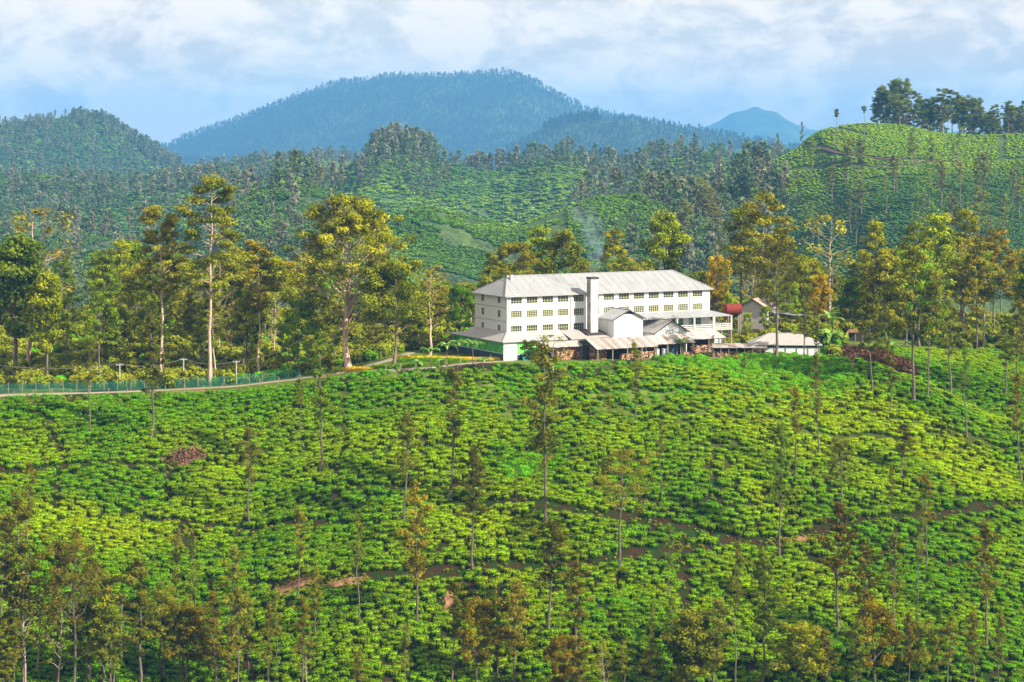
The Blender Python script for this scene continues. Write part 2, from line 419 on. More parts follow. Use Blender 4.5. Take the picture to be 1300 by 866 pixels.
def gen_tree(seed, H=22, cb=.35, R=2.6, prof=None, nl=26, rise=45, clr=.6, lpc=16, ls=.4, tr=.2, wob=.4, flat=.7, sub=0,
             leaf='oak', bk='bark', el=1.8, up=.3, droop=0., dead=.0, fork=0):
    rs = np.random.RandomState(seed)
    V, Q = [], []
    nz = 9; zz = np.linspace(0, H * .96, nz)
    wx = np.cumsum(rs.normal(0, wob / 3, nz)); wy = np.cumsum(rs.normal(0, wob / 3, nz)); wx[0] = wy[0] = 0
    wx -= zz / zz[-1] * wx[-1] * .6; wy -= zz / zz[-1] * wy[-1] * .6
    tp = np.stack([wx, wy, zz], 1)
    trr = tr * (1 - .86 * (zz / H) ** .9); trr[0] *= 1.35
    tube(V, Q, np.vstack([[[0, 0, -1.2]], tp]), np.concatenate([[trr[0]], trr]), 7)
    cen, cl, NN = [], [], []
    prof = prof or (lambda t: (np.sin(np.pi * min(1, (t * .85 + .12))) ** .7))
    for i in range(nl):
        t = ((i + rs.uniform(.1, .9)) / nl)
        h = (cb + (1 - cb) * t * .97) * H * .96
        p0 = np.array([np.interp(h, zz, wx), np.interp(h, zz, wy), h])
        az = i * 2.4 + rs.uniform(-.6, .6)
        Ln = R * prof(t) * rs.uniform(.6, 1.2)
        e = rad(rise * rs.uniform(.6, 1.3)) * (1 - .1 * t)
        d = np.array([math.cos(az), math.sin(az), math.tan(min(e, 1.35))])
        r0 = np.interp(h, zz, trr) * (.42 if sub == 0 else .55)
        ks = np.linspace(0, 1, 5)
        curve = p0 + np.outer(ks, [Ln * d[0], Ln * d[1], 0]); curve[:, 2] = h + Ln * (d[2] * (ks - .25 * ks**2 * (1 + droop)))
        curve[1:-1] += rs.normal(0, .04 * Ln, (3, 3))
        tube(V, Q, curve, r0 * (1 - .8 * ks), 4)
        if rs.rand() < dead: continue
        ends = [(curve[-1], 1.0)] + [(curve[0] + (curve[-1] - curve[0]) * k + [0, 0, .1 * Ln], .8) for k in ((.7, .45) if sub == 0 else (.75,))]
        for s_ in range(sub):
            k = rs.uniform(.35, .95); q0 = np.array([np.interp(k, ks, curve[:, j]) for j in range(3)])
            a2 = az + rs.choice([-1, 1]) * rs.uniform(.4, 1.3); l2 = Ln * rs.uniform(.3, .55)
            q1 = q0 + np.array([math.cos(a2) * l2, math.sin(a2) * l2, l2 * rs.uniform(.2, 1.0)])
            tube(V, Q, [q0, (q0 + q1) / 2 + rs.normal(0, .05 * l2, 3), q1], [r0 * .45, r0 * .3, r0 * .12], 3)
            ends.append((q1, rs.uniform(.8, 1.1)))
        for c, k in ends:
            m = max(3, int(lpc * (1.3 if ls < 1 else 1) * rs.uniform(.6, 1.3) * k))
            g = rs.normal(size=(m, 3)); g /= np.linalg.norm(g, axis=1)[:, None]; g *= rs.uniform(.35, 1., m)[:, None] ** .6
            P = c + g * [clr * k, clr * k, clr * flat * k] * rs.uniform(.75, 1.25)
            cen.append(P); NN.append(g / (np.linalg.norm(g, axis=1)[:, None] + 1e-6)); cl.append(np.clip(np.full(m, rs.uniform(.1, .9)), 0, 1))
    # leader tuft
    m = lpc; g = rs.normal(0, .5, (m, 3)) * [clr, clr, clr]; cen.append(tp[-1] + g); NN.append(g / (np.linalg.norm(g, axis=1)[:, None] + 1e-6)); cl.append(np.full(m, .6))
    cen = np.concatenate(cen); cl = np.concatenate(cl)
    me_t = mesh_np("trunk", np.concatenate(V), np.concatenate(Q), mats=[M[bk]], smooth=True)
    me_c = leaf_mesh("crown", rs, cen, cl, ls * (.74 if ls < 1 else .86), M[leaf], up, el, np.concatenate(NN))
    top = float(np.percentile(cen[:, 2], 99.5))
    return me_t, me_c, top
def joined(name, mt, mc):
    """trunk and crown in one mesh (for woods too far off to count)"""
    def arr(me):
        v = np.empty(len(me.vertices) * 3, np.float32); me.vertices.foreach_get("co", v)
        q = np.empty(len(me.polygons) * 4, np.int32); me.loops.foreach_get("vertex_index", q)
        return v.reshape(-1, 3), q.reshape(-1, 4)
    v1, q1 = arr(mt); v2, q2 = arr(mc)
    me = mesh_np(name, np.concatenate([v1, v2]), np.concatenate([q1, q2 + len(v1)]), mats=[mt.materials[0], mc.materials[0]])
    me.polygons.foreach_set("material_index", np.r_[np.zeros(len(q1), np.int32), np.ones(len(q2), np.int32)])
    t = np.empty(len(q2), np.float32); mc.attributes["tint"].data.foreach_get("value", t)
    set_attr(me, "tint", np.r_[np.zeros(len(q1)), t])
    return me

oakp = lambda t: (np.sin(np.pi * min(1, t * .8 + .2)) ** .6) * (.75 + .4 * math.sin(t * 19))
TREES = {
 'oak':   [gen_tree(100 + i, H=22, cb=[.38,.45,.32,.5,.4,.35][i], R=[2.3,2.0,2.7,1.8,2.5,2.2][i], prof=oakp, nl=[30,24,34,20,28,26][i], rise=[48,55,42,50,52,38][i], clr=.75, lpc=[50,36,54,32,44,38][i], ls=.27, tr=.21, leaf='oak', wob=.55, dead=[.0,.1,.05,.15,.0,.1][i]) for i in range(6)],
 'spread':[gen_tree(150 + i, H=22, cb=.45, R=[5.2,4.4][i], prof=lambda t: .5 + .5 * math.sin(math.pi * min(1, t * .9 + .25)), nl=24, rise=38, clr=.95, lpc=46, ls=.28, tr=.3, leaf='oak', sub=2, wob=.5) for i in range(2)],
 'gum':   [gen_tree(200 + i, H=40, cb=[.42,.5][i], R=[5.6,5.0][i], prof=lambda t: .55 + .45 * math.sin(math.pi * min(1, t + .1)), nl=24, rise=26, clr=1.6, lpc=130, ls=.4, tr=.40, leaf='gum', bk='gumbark', sub=2, flat=.45, wob=.9) for i in range(2)],
 'biggum':[gen_tree(220, H=33, cb=.2, R=11.0, prof=lambda t: max(.22, 1 - .8 * t ** 1.5) if t > .12 else .6, nl=46, rise=46, clr=1.5, lpc=95, ls=.4, tr=.62, leaf='gum', bk='gumbark', sub=4, flat=.6, wob=1.3)],
 'round': [gen_tree(300 + i, H=16, cb=.28, R=[4.2,3.4,4.8,3.8][i], prof=lambda t: math.sin(math.pi * min(1, t * .75 + .25)) ** .6, nl=22, rise=36, clr=1.15, lpc=80, ls=.38, tr=.25, leaf='leaf', sub=3, el=1.5) for i in range(4)],
 'tall':  [gen_tree(400 + i, H=24, cb=[.3,.42,.36,.25][i], R=[3.2,2.8,3.7,3.0][i], prof=lambda t: .55 + .5 * math.sin(math.pi * min(1, t * .9 + .2)) + .18 * math.sin(t * 23), nl=26, rise=34, clr=1.1, lpc=56, ls=.36, tr=.26, leaf='leaf' if i % 2 else 'gum', bk='bark', sub=2, flat=.55) for i in range(4)],
 'pole':  [gen_tree(480, H=24, cb=.8, R=2.2, nl=12, rise=40, clr=.8, lpc=30, ls=.6, tr=.42, leaf='oak', wob=.5)],
 'bare':  [gen_tree(450 + i, H=18, cb=.3, R=3.2, nl=22, rise=50, clr=.9, lpc=7, ls=.36, tr=.2, leaf='oak', bk='gumbark' , sub=3, dead=.25) for i in range(2)],
}
FARM = [gen_tree(520 + i, H=20, cb=[.25, .2][i], R=[3.4, 4.2][i], nl=9, rise=40, clr=1.8, lpc=9, ls=1.7, tr=.25, leaf='mtleaf', flat=.7, el=1.4) for i in range(2)]
FAR = [gen_tree(500 + i, H=20, cb=[.35,.3,.25,.45][i], R=[2.6,3.6,4.4,2.2][i], nl=11, rise=40, clr=1.5, lpc=13, ls=1.15, tr=.25, leaf=['farleaf2', 'farleaf', 'farleaf', 'farleaf2'][i], sub=0, flat=.7, el=1.4) for i in range(4)]
TRN = {'oak': 'silver_oak_tree', 'spread': 'silver_oak_tree', 'gum': 'gum_tree', 'biggum': 'gum_tree', 'round': 'forest_tree', 'tall': 'forest_tree', 'bare': 'forest_tree', 'pole': 'silver_oak_tree'}
TRC = {k: 'tree' for k in TRN}

NTREE = 0
def tree(kind, var, x, y, z, h, wf=1.0, tint=(1, 1, 1), bt=(1, 1, 1), label=None, group=None):
    global NTREE
    NTREE += 1
    mt, mc, top = TREES[kind][var % len(TREES[kind])]
    s = h / top
    o = link(TRN[kind], None, loc=(x, y, z), rot=(random.gauss(0, .02), random.gauss(0, .025), random.uniform(0, 6.28)), sc=(s * wf, s * wf, s), label=label, cat='tree', group=group)
    link('trunk', mt, o, color=bt); link('crown', mc, o, color=tint)
    return o

# ------------------------------------------------------------------ scattering for what nobody could count
def scatter(name, P, rot, sc, vi, protos, label=None, cat=None):
    me = bpy.data.meshes.new(name); P = np.asarray(P, np.float32)
    me.vertices.add(len(P)); me.vertices.foreach_set("co", P.ravel())
    a = me.attributes.new("rot", 'FLOAT_VECTOR', 'POINT'); a.data.foreach_set("vector", np.asarray(rot, np.float32).ravel())
    a = me.attributes.new("sc", 'FLOAT_VECTOR', 'POINT'); a.data.foreach_set("vector", np.asarray(sc, np.float32).ravel())
    a = me.attributes.new("vi", 'INT', 'POINT'); a.data.foreach_set("value", np.asarray(vi, np.int32))
    o = link(name, me, kind='stuff', label=label, cat=cat)
    g = bpy.data.node_groups.new(name, 'GeometryNodeTree')
    g.interface.new_socket("Geometry", in_out='INPUT', socket_type='NodeSocketGeometry')
    g.interface.new_socket("Geometry", in_out='OUTPUT', socket_type='NodeSocketGeometry')
    gi = g.nodes.new("NodeGroupInput"); go = g.nodes.new("NodeGroupOutput")
    iop = g.nodes.new("GeometryNodeInstanceOnPoints"); j = g.nodes.new("GeometryNodeJoinGeometry")
    for p in protos[::-1]:
        oi = g.nodes.new("GeometryNodeObjectInfo"); oi.inputs['Object'].default_value = p; oi.inputs['As Instance'].default_value = True
        g.links.new(oi.outputs['Geometry'], j.inputs[0])
    def at(nm, ty):
        n = g.nodes.new("GeometryNodeInputNamedAttribute"); n.data_type = ty; n.inputs['Name'].default_value = nm; return n.outputs['Attribute']
    g.links.new(gi.outputs[0], iop.inputs['Points']); g.links.new(j.outputs[0], iop.inputs['Instance'])
    iop.inputs['Pick Instance'].default_value = True
    g.links.new(at("vi", 'INT'), iop.inputs['Instance Index'])
    g.links.new(at("rot", 'FLOAT_VECTOR'), iop.inputs['Rotation']); g.links.new(at("sc", 'FLOAT_VECTOR'), iop.inputs['Scale'])
    g.links.new(iop.outputs[0], go.inputs[0])
    md = o.modifiers.new("scatter", 'NODES'); md.node_group = g
    return o
def unlinked(name, me):
    return bpy.data.objects.new(name, me)

# ------------------------------------------------------------------ tea bushes
def gen_bush(seed, n=330, ls=.125, mat='tea', w=1.0, h=.8, flat=True):
    rs = np.random.RandomState(seed)
    # lumpy body
    nu, nv = 10, 5
    V = [[0, 0, h * .93]]; Qs = []; T = []
    ph = rs.uniform(0, 6.28, 4)
    def rr(az): return 1 + .10 * math.sin(2 * az + ph[0]) + .08 * math.sin(3 * az + ph[1]) + .06 * math.sin(5 * az + ph[2])
    def pt(az, e):     # e 0 top .. 1 base
        r = rr(az) * w * (math.sin(e * 1.75)) ** (.62 if flat else .85)
        z = h * (1 - (e ** (3.2 if flat else 2.2)) * .95) * (1 + .07 * math.sin(3 * az + ph[3] + e * 4))
        return [r * math.cos(az), r * math.sin(az), z]
    core = .90
    for i in range(1, nv + 1):
        for k in range(nu):
            p = pt(k * 2 * math.pi / nu, i / nv); V.append([p[0] * core, p[1] * core, p[2] * core])
    for k in range(nu): T.append([0, 1 + k, 1 + (k + 1) % nu])
    for i in range(nv - 1):
        for k in range(nu): Qs.append([1 + i * nu + k, 1 + (i + 1) * nu + k, 1 + (i + 1) * nu + (k + 1) % nu, 1 + i * nu + (k + 1) % nu])
    C = []; tn = []
    for _ in range(n):
        az = rs.uniform(0, 6.283); e = rs.uniform(0, 1) ** .6 * .97
        p = np.array(pt(az, e)) + rs.normal(0, .04, 3); C.append(p)
        tn.append(np.clip(rs.normal(.78 - .72 * e ** 2, .22), 0, 1))  # leaf tint falls towards the base: side shade put into the colour
    C = np.array(C); lv = leaf_quads(rs, C, ls, up=.2, el=1.5, N=(lambda q: q / np.linalg.norm(q, axis=1)[:, None])((C - [0, 0, h * .1]) / [w * w, w * w, h * h * .8]), nw=2.2)
    nV = len(V); q2 = np.arange(n * 4).reshape(n, 4) + nV
    me = mesh_np("tea_bush", np.vstack([V, lv]), np.vstack([Qs, q2]), np.array(T), mats=[M[mat]])
    set_attr(me, "tint", np.r_[np.full(len(Qs), .0), tn, np.full(len(T), .2)])  # body kept darkest, so the gaps between bushes look shaded
    return me
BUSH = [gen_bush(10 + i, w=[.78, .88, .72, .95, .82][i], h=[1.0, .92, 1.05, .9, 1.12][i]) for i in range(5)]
BUSHF = [gen_bush(30 + i, n=60, ls=.4, mat='tea_far', w=1.0, h=1.0) for i in range(3)]
LUSH = [gen_bush(50 + i, n=260, ls=.22, mat='lush', w=1.0, h=1.2, flat=False) for i in range(3)]
SHRUB = [gen_bush(60 + i, n=300, ls=.26, mat='leaf', w=1.2, h=1.9, flat=False) for i in range(3)]

# paths between the tea plots, as polylines over photo pixels laid on the ground
PATHS = [([(0, 600), (120, 590), (210, 592), (225, 598)], .8), ([(330, 603), (420, 620), (520, 622), (600, 618)], .45),
         ([(213, 597), (214, 640)], .5), ([(180, 660), (260, 668), (380, 662), (480, 664)], .8), ([(232, 665), (244, 705)], .8),
         ([(320, 742), (380, 745), (470, 735), (600, 722), (680, 720)], 1.0), ([(600, 722), (760, 716), (800, 706), (850, 700)], .8),
         ([(620, 640), (700, 644), (800, 660), (870, 672), (950, 690), (1010, 688), (1050, 675), (1100, 661), (1180, 655), (1240, 646), (1300, 641)], 1.1),
         ([(866, 695), (868, 740), (872, 790), (885, 860)], 1.0), ([(860, 703), (930, 692), (975, 685)], .6),
         ([(1140, 560), (1100, 556), (1000, 552)], .45), ([(1150, 557), (1240, 562)], .4), ([(1130, 700), (1200, 718), (1300, 726)], .45),
         ([(30, 500), (60, 540), (85, 580)], .5), ([(70, 600), (75, 650)], .4), ([(555, 500), (640, 520), (760, 512), (830, 530)], .4),
         ([(1020, 480), (1060, 510), (1150, 540), (1300, 566)], .35), ([(540, 560), (620, 575), (700, 570)], .4),
         ([(430, 500), (440, 560), (425, 640)], .35), ([(905, 545), (900, 640)], .35), ([(300, 760), (320, 866)], .5), ([(640, 745), (628, 866)], .4)]
PSEG = []
for pl, hw in PATHS:
    w = [px2w(a, b_, 330, 640)[:2] for a, b_ in pl]
    for a, b_ in zip(w[:-1], w[1:]): PSEG.append((a, b_, hw))
BARE = [(px2w(a, b_, 330, 640)[:2], rx, ry) for a, b_, rx, ry in [(236, 585, 4.2, 2.6), (375, 742, 6, 2.0), (435, 742, 4, 1.8), (1022, 686, 4.5, 1.0), (990, 690, 2.5, 1.0), (1047, 537, 1.6, .9),
        (240, 690, 1.8, 3.5), (1115, 468, 9.5, 15.), (570, 765, 1.6, 3.0), (867, 690, 1.2, 2), (1208, 614, 1.2, 1.6), (975, 536, 3, .8), (415, 470, 3, 2), (700, 478, 3, 1), (92, 510, 2, 2)]]
def gapmask(X, Y):
    k = np.ones(len(X), bool)
    for a, b_, hw in PSEG:
        ax, ay = a; dx, dy = b_[0] - ax, b_[1] - ay; L2 = dx * dx + dy * dy + 1e-6
        t = np.clip(((X - ax) * dx + (Y - ay) * dy) / L2, 0, 1)
        k &= (X - ax - t * dx) ** 2 + (Y - ay - t * dy) ** 2 > (hw * .75 + .36) ** 2
    for (cx, cy), rx, ry in BARE:
        k &= ((X - cx) / rx) ** 2 + ((Y - cy) / ry) ** 2 > 1 + .5 * fbm(X, Y, 2.5, 2, 3)
    return k
def proj(X, Y, Zz): return 650 + X / Y * F, HY + (H - Zz) / Y * F
# building frame
TH = rad(28.0); CB, SB = math.cos(TH), math.sin(TH)
BX, BY, BZ = -1.1, 495.0, 50.5
def b2w(lx, ly, lz=0): return BX + lx * CB - ly * SB, BY + lx * SB + ly * CB, BZ + lz
def w2b(X, Y): return (X - BX) * CB + (Y - BY) * SB, -(X - BX) * SB + (Y - BY) * CB
ROADPX = [(-60, 507), (0, 502), (60, 500), (120, 499), (190, 496), (260, 493), (320, 488), (370, 482), (410, 476), (440, 472)]
def rowgrid(x0f, x1f, y0, y1, sy, sx, rs, jit=.32):
    P = []
    y = y0
    while y < y1:
        xs = np.arange(x0f(y), x1f(y), sx) + rs.uniform(0, sx)
        xs = xs + rs.normal(0, jit * sx * .6, len(xs))
        ys = y + 3.2 * fbm(xs, np.full(len(xs), y) , 38, 2, 4.4) * 1.6 + rs.normal(0, jit * sy * .34, len(xs))
        P.append(np.stack([xs, ys], 1)); y += sy
    return np.concatenate(P)
rs = np.random.RandomState(3)
G = rowgrid(lambda y: -.275 * y, lambda y: .275 * y, 352, 600, 1.30, 1.52, rs, .42)
X, Y = G[:, 0], G[:, 1]; Zt = Z(X, Y); PX, PY = proj(X, Y, Zt)
roady = np.interp(PX, [p[0] for p in ROADPX], [p[1] for p in ROADPX])
keep = gapmask(X, Y) & (PY < 905)
edge = np.interp(PX, [-100, 0, 200, 300, 420, 440, 560, 640, 900, 960, 1000, 1050, 1070, 1110, 1300], [514, 511, 506, 500, 492, 486, 476, 470, 466, 470, 480, 500, 478, 445, 446])
keep &= PY > edge + 3 * fbm(X, Y, 8, 2, 2)
keep &= (X > 62) | (Y < 484)
keep &= Y < 578
# scrubby upper slope: fewer bushes, weeds between
scr = sst(PX, 380, 520) * (1 - sst(PX, 930, 1020)) * (1 - sst(PY, 500, 560))
keep &= rs.rand(len(X)) > scr * .35
keep &= (scr < .3) | (fbm(X, Y * 2.2, 4.5, 2, 7) > -.28)
keep &= rs.rand(len(X)) > .035
X, Y, Zt, PX, PY, scr = X[keep], Y[keep], Zt[keep], PX[keep], PY[keep], scr[keep]
print("tea bushes", len(X))
e = .6
gx = (Z(X + e, Y) - Z(X - e, Y)) / (2 * e); gy = (Z(X, Y + e) - Z(X, Y - e)) / (2 * e)
ROT = np.stack([np.arctan(gy) * .75, -np.arctan(gx) * .75, np.zeros(len(X))], 1)
SCV = rs.uniform(.72, 1.12, len(X)) * (1 + .12 * fbm(X, Y, 6, 2, 1)); SC3 = np.stack([SCV * rs.uniform(.95, 1.5, len(X)), SCV * rs.uniform(.72, 1.0, len(X)), SCV * rs.uniform(.9, 1.35, len(X))], 1)
VI = rs.randint(0, 5, len(X))
vis = (PY < 862) & (PX > 4) & (PX < 1296)
order = np.argsort(np.where(vis, Y, 9e9))[:300]
ind = np.zeros(len(X), bool); ind[order] = True
protos = [unlinked("tea_bush_shape", m) for m in BUSH]
for i in order:
    link("tea_bush", BUSH[VI[i]], loc=(X[i], Y[i], Zt[i] - .08), rot=tuple(ROT[i]), sc=tuple(SC3[i]),
         label="clipped green tea bush in the lowest rows at the foot of the slope", cat="tea bush", group="tea bushes in the lowest rows of the slope")
r = ~ind
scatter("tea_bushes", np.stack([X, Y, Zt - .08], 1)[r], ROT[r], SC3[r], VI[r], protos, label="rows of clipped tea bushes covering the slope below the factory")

# lush creepers on the embankment, weeds on the scrubby part, undergrowth below the wood
def region(n, poly, y0=330, y1=660, seed=1):
    rr_ = np.random.RandomState(seed); poly = np.array(poly, float)
    wp = np.array([px2w(a, b_, y0, y1)[:2] for a, b_ in poly])
    x0, y0_ = wp.min(0); x1, y1_ = wp.max(0)
    P = np.stack([rr_.uniform(x0, x1, n * 3), rr_.uniform(y0_, y1_, n * 3)], 1)
    ins = np.zeros(len(P), bool); j = len(wp) - 1
    for i in range(len(wp)):
        a, b_ = wp[i], wp[j]
        c = ((a[1] > P[:, 1]) != (b_[1] > P[:, 1])) & (P[:, 0] < (b_[0] - a[0]) * (P[:, 1] - a[1]) / (b_[1] - a[1] + 1e-9) + a[0])
        ins ^= c; j = i
    return P[ins][:n]
def put(name, P, protos, smin, smax, label, seed=2, zoff=-.15):
    rr_ = np.random.RandomState(seed); z = Z(P[:, 0], P[:, 1]) + zoff
    s = rr_.uniform(smin, smax, len(P))
    s3 = np.stack([s * rr_.uniform(.8, 1.3, len(P)), s * rr_.uniform(.8, 1.3, len(P)), s], 1)
    return scatter(name, np.c_[P, z], np.stack([0 * s, 0 * s, rr_.uniform(0, 6.28, len(P))], 1), s3, rr_.randint(0, len(protos), len(P)), protos, label=label)
lushp = [unlinked("lush_shape", m) for m in LUSH]; shrp = [unlinked("shrub_shape", m) for m in SHRUB]
P = np.concatenate([region(900, [(905, 463), (925, 458), (1035, 442), (1060, 446), (1075, 470), (1100, 488), (1060, 508), (1040, 500), (1010, 500), (985, 488), (960, 478)], seed=5),
                    region(150, [(885, 470), (905, 462), (965, 480), (1000, 492), (1040, 510), (1060, 520), (1030, 520), (960, 495)], seed=6),
                    region(60, [(640, 575), (690, 580), (690, 600), (640, 610)], seed=9), region(60, [(825, 455), (900, 455), (905, 470), (860, 476)], seed=10)])
put("creepers", P, lushp, .55, 1.15, "bright green creepers covering the bank below the low shed")
P = np.concatenate([region(1500, [(400, 484), (560, 472), (640, 464), (830, 460), (910, 466), (960, 480), (960, 520), (830, 545), (600, 540), (430, 520)], seed=7),
                    region(500, [(-20, 505), (250, 498), (400, 484), (420, 500), (380, 512), (100, 520), (-20, 520)], seed=8)])
P = P[gapmask(P[:, 0], P[:, 1])]
put("weeds", P, lushp, .25, .6, "leafy weeds between the tea bushes on the upper slope")
# ------------------------------------------------------------------ factory materials
def wallmat(name, c, dirt, amt=.5):
    b = NB(name); P = b.objc()
    mpn = b.n("ShaderNodeMapping"); b.l(P, mpn.inputs['Vector']); mpn.inputs['Scale'].default_value = (1.2, 1.2, .18)
    n = b.noise(mpn.outputs[0], 1.3, 6, .65)
    col = b.ramp(n, [(.48, c), (.80, tuple(c[i] * (1 - amt) + dirt[i] * amt for i in range(3)))])
    return b.done(b.pbr(col, .85, .2, b.noise(P, 6, 4), .15, .02))
def tin(name, base, stain, rust=None, ramt=.5, pitch=.35):
    b = NB(name); P = b.objc()
    w = b.n("ShaderNodeTexWave", Scale=1 / pitch / 1.0, Distortion=0.0); b.l(P, w.inputs['Vector'])
    mpn = b.n("ShaderNodeMapping"); b.l(P, mpn.inputs['Vector']); mpn.inputs['Scale'].default_value = (1.0, .25, .25)
    n = b.noise(mpn.outputs[0], .9, 6, .7)
    col = b.ramp(n, [(.40, base), (.72, stain)])
    if rust:
        n2 = b.noise(mpn.outputs[0], 2.2, 5, .65)
        f = b.ramp(n2, [(1 - ramt - .08, (0, 0, 0)), (1 - ramt + .12, (1, 1, 1))])
        col = b.mix(f, col, rust)
    inf = b.n("ShaderNodeObjectInfo").outputs['Color']
    col = b.mix(1.0, col, inf, 'MULTIPLY')
    return b.done(b.pbr(col, .6, .25, w.outputs['Fac'], .5, .04))
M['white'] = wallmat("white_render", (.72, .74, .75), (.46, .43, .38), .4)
M['wside'] = wallmat("weathered_render", (.66, .67, .69), (.40, .40, .38), .5)  # greyer copy of the white render, with side-wall shade put into the colour
M['oldwall'] = wallmat('faded_pink_grey_render', (.44, .40, .38), (.28, .24, .21), .5)
M['chim'] = wallmat("sooty_render", (.62, .59, .55), (.10, .09, .08), .75)
M['wtin'] = tin("painted_tin", (.33, .34, .35), (.25, .255, .26))
M['stin'] = tin("lean_to_tin", (.38, .38, .375), (.38, .36, .33), (.33, .22, .15), .36)
M['rtin'] = tin("rusty_tin", (.34, .335, .33), (.30, .27, .24), (.27, .15, .09), .36)
M['sootcap'] = simple('sooty_cap', (.035, .03, .03), (.09, .08, .075), 2)
M['trim'] = simple("grey_trim", (.38, .38, .38), (.30, .30, .30))
M['whitep'] = simple("white_paint", (.80, .80, .77), (.7, .7, .66))
M['cream'] = simple("cream_window_frame", (.50, .50, .30), (.42, .42, .24), 2)
M['dark'] = simple("sooty_timber", (.035, .03, .028), (.06, .05, .045))
M['wood'] = simple("grey_post", (.22, .17, .13), (.32, .26, .2), 4)
M['log'] = simple("split_firewood", (.36, .15, .07), (.62, .34, .18), 5)
M['palewood'] = simple('fresh_split_wood', (.62, .38, .22), (.75, .55, .38), 5)
M['bluewall'] = simple("dark_blue_paint", (.035, .06, .10), (.05, .08, .12))
M['greenp'] = simple("green_window_paint", (.10, .60, .12), (.14, .65, .15))
M['inner'] = simple("dim_interior", (.08, .075, .07), (.05, .05, .05))
def glassy(name, c1, c2):
    b = NB(name); n = b.noise(b.objc(), .8, 3); c = b.ramp(n, [(.35, c1), (.65, c2)])
    c = b.mix(1.0, c, b.ramp(b.n('ShaderNodeObjectInfo').outputs['Random'], [(0, (.5, .5, .5)), (.7, (1.2, 1.2, 1.1)), (1, (3.2, 3.0, 2.4))]), 'MULTIPLY')
    return b.done(b.pbr(c, .12, .5))
M['pane'] = glassy("window_glass", (.02, .028, .024), (.06, .07, .05))
M['gpane'] = glassy("green_tinted_glass", (.12, .42, .06), (.40, .66, .14))
M['red'] = simple("red_paint", (.24, .03, .018), (.15, .03, .02), 1.2)
M['conc'] = simple("concrete", (.5, .47, .42), (.36, .33, .29), 2)
M['tarp'] = simple("blue_green_sheet", (.02, .10, .13), (.03, .16, .16))
M['net'] = simple("green_fence_net", (.02, .16, .12), (.03, .2, .14))
M['yel'] = foliage("yellow_hedge_leaves", (.35, .24, .01), (.75, .50, .02), trans=.2)
M['flow'] = foliage("red_orange_flowers", (.5, .07, .01), (.85, .22, .02), trans=.2)
M['road'] = simple("gravel_road", (.34, .28, .22), (.24, .19, .14), .6)
M['bank'] = simple('dark_cut_bank', (.07, .045, .035), (.15, .085, .06), .5)
M['soil'] = simple("bare_soil", (.15, .07, .04), (.32, .18, .10), .7, .95, .1, .5)
M['darksoil'] = simple("burnt_brushwood", (.05, .022, .018), (.17, .06, .035), 1.4, .95, .1, .6)
M['straw'] = simple("dry_stalks", (.11, .055, .032), (.27, .14, .085), 2)
M['wire'] = simple("cable", (.35, .33, .3))
M['rock'] = simple("pale_rock", (.5, .5, .5), (.36, .36, .36), 2)

def wall_holes(mb, p, u, Lh, z0, z1, holes, n, depth=.35, mi=0):
    """wall plane from p along u with rectangular openings (u0,u1,v0,v1) and reveals going back along n"""
    p = Vector(p); u = Vector(u); n = Vector(n); zz = Vector((0, 0, 1))
    us = sorted({0, Lh} | {h[0] for h in holes} | {h[1] for h in holes}); vs = sorted({z0, z1} | {h[2] for h in holes} | {h[3] for h in holes})
    for i in range(len(us) - 1):
        for j in range(len(vs) - 1):
            cu, cv = (us[i] + us[i+1]) / 2, (vs[j] + vs[j+1]) / 2
            if any(h[0] < cu < h[1] and h[2] < cv < h[3] for h in holes): continue
            q = [p + u * a + zz * b_ for a, b_ in ((us[i], vs[j]), (us[i+1], vs[j]), (us[i+1], vs[j+1]), (us[i], vs[j+1]))]
            mb.add(q, [(0, 1, 2, 3)], mi)
    for a0, a1, b0, b1 in holes:
        c = [p + u * a + zz * b_ for a, b_ in ((a0, b0), (a1, b0), (a1, b1), (a0, b1))]
        for k in range(4):
            mb.add([c[k], c[(k+1) % 4], c[(k+1) % 4] + n * depth, c[k] + n * depth], [(0, 1, 2, 3)], mi)
def window_meshes(w, h, nc, nr, fm='cream', pm='pane', bar=.13):
    f = MB()
    f.box(0, w, .12, .20, 0, bar); f.box(0, w, .12, .20, h - bar, h)
    f.box(0, bar, .122, .198, bar, h - bar); f.box(w - bar, w, .122, .198, bar, h - bar)
    for i in range(1, nc): x = w * i / nc; f.box(x - bar * .5, x + bar * .5, .124, .196, bar, h - bar)
    for i in range(1, nr): z = h * i / nr; f.box(bar, w - bar, .128, .19, z - bar * .35, z + bar * .35)
    p = MB(); p.box(.01, w - .01, .26, .29, .01, h - .01)
    s = MB(); s.box(-.1, w + .1, -.08, .11, -.09, 0)
    return f.mesh('window', M[fm]), p.mesh('pane', M[pm]), s.mesh('sill', M['whitep'])
def put_window(ms, parent, loc, rz, label=None):
    o = link('window', ms[0], parent, loc, (0, 0, rz)); link('pane', ms[1], o); link('sill', ms[2], o)
    if label: o['label'] = label
    return o
def thing(name, loc, rz=0, label=None, cat=None, group=None, sc=None):
    return link(name, None, loc=loc, rot=(0, 0, rz), label=label, cat=cat, group=group, sc=sc)

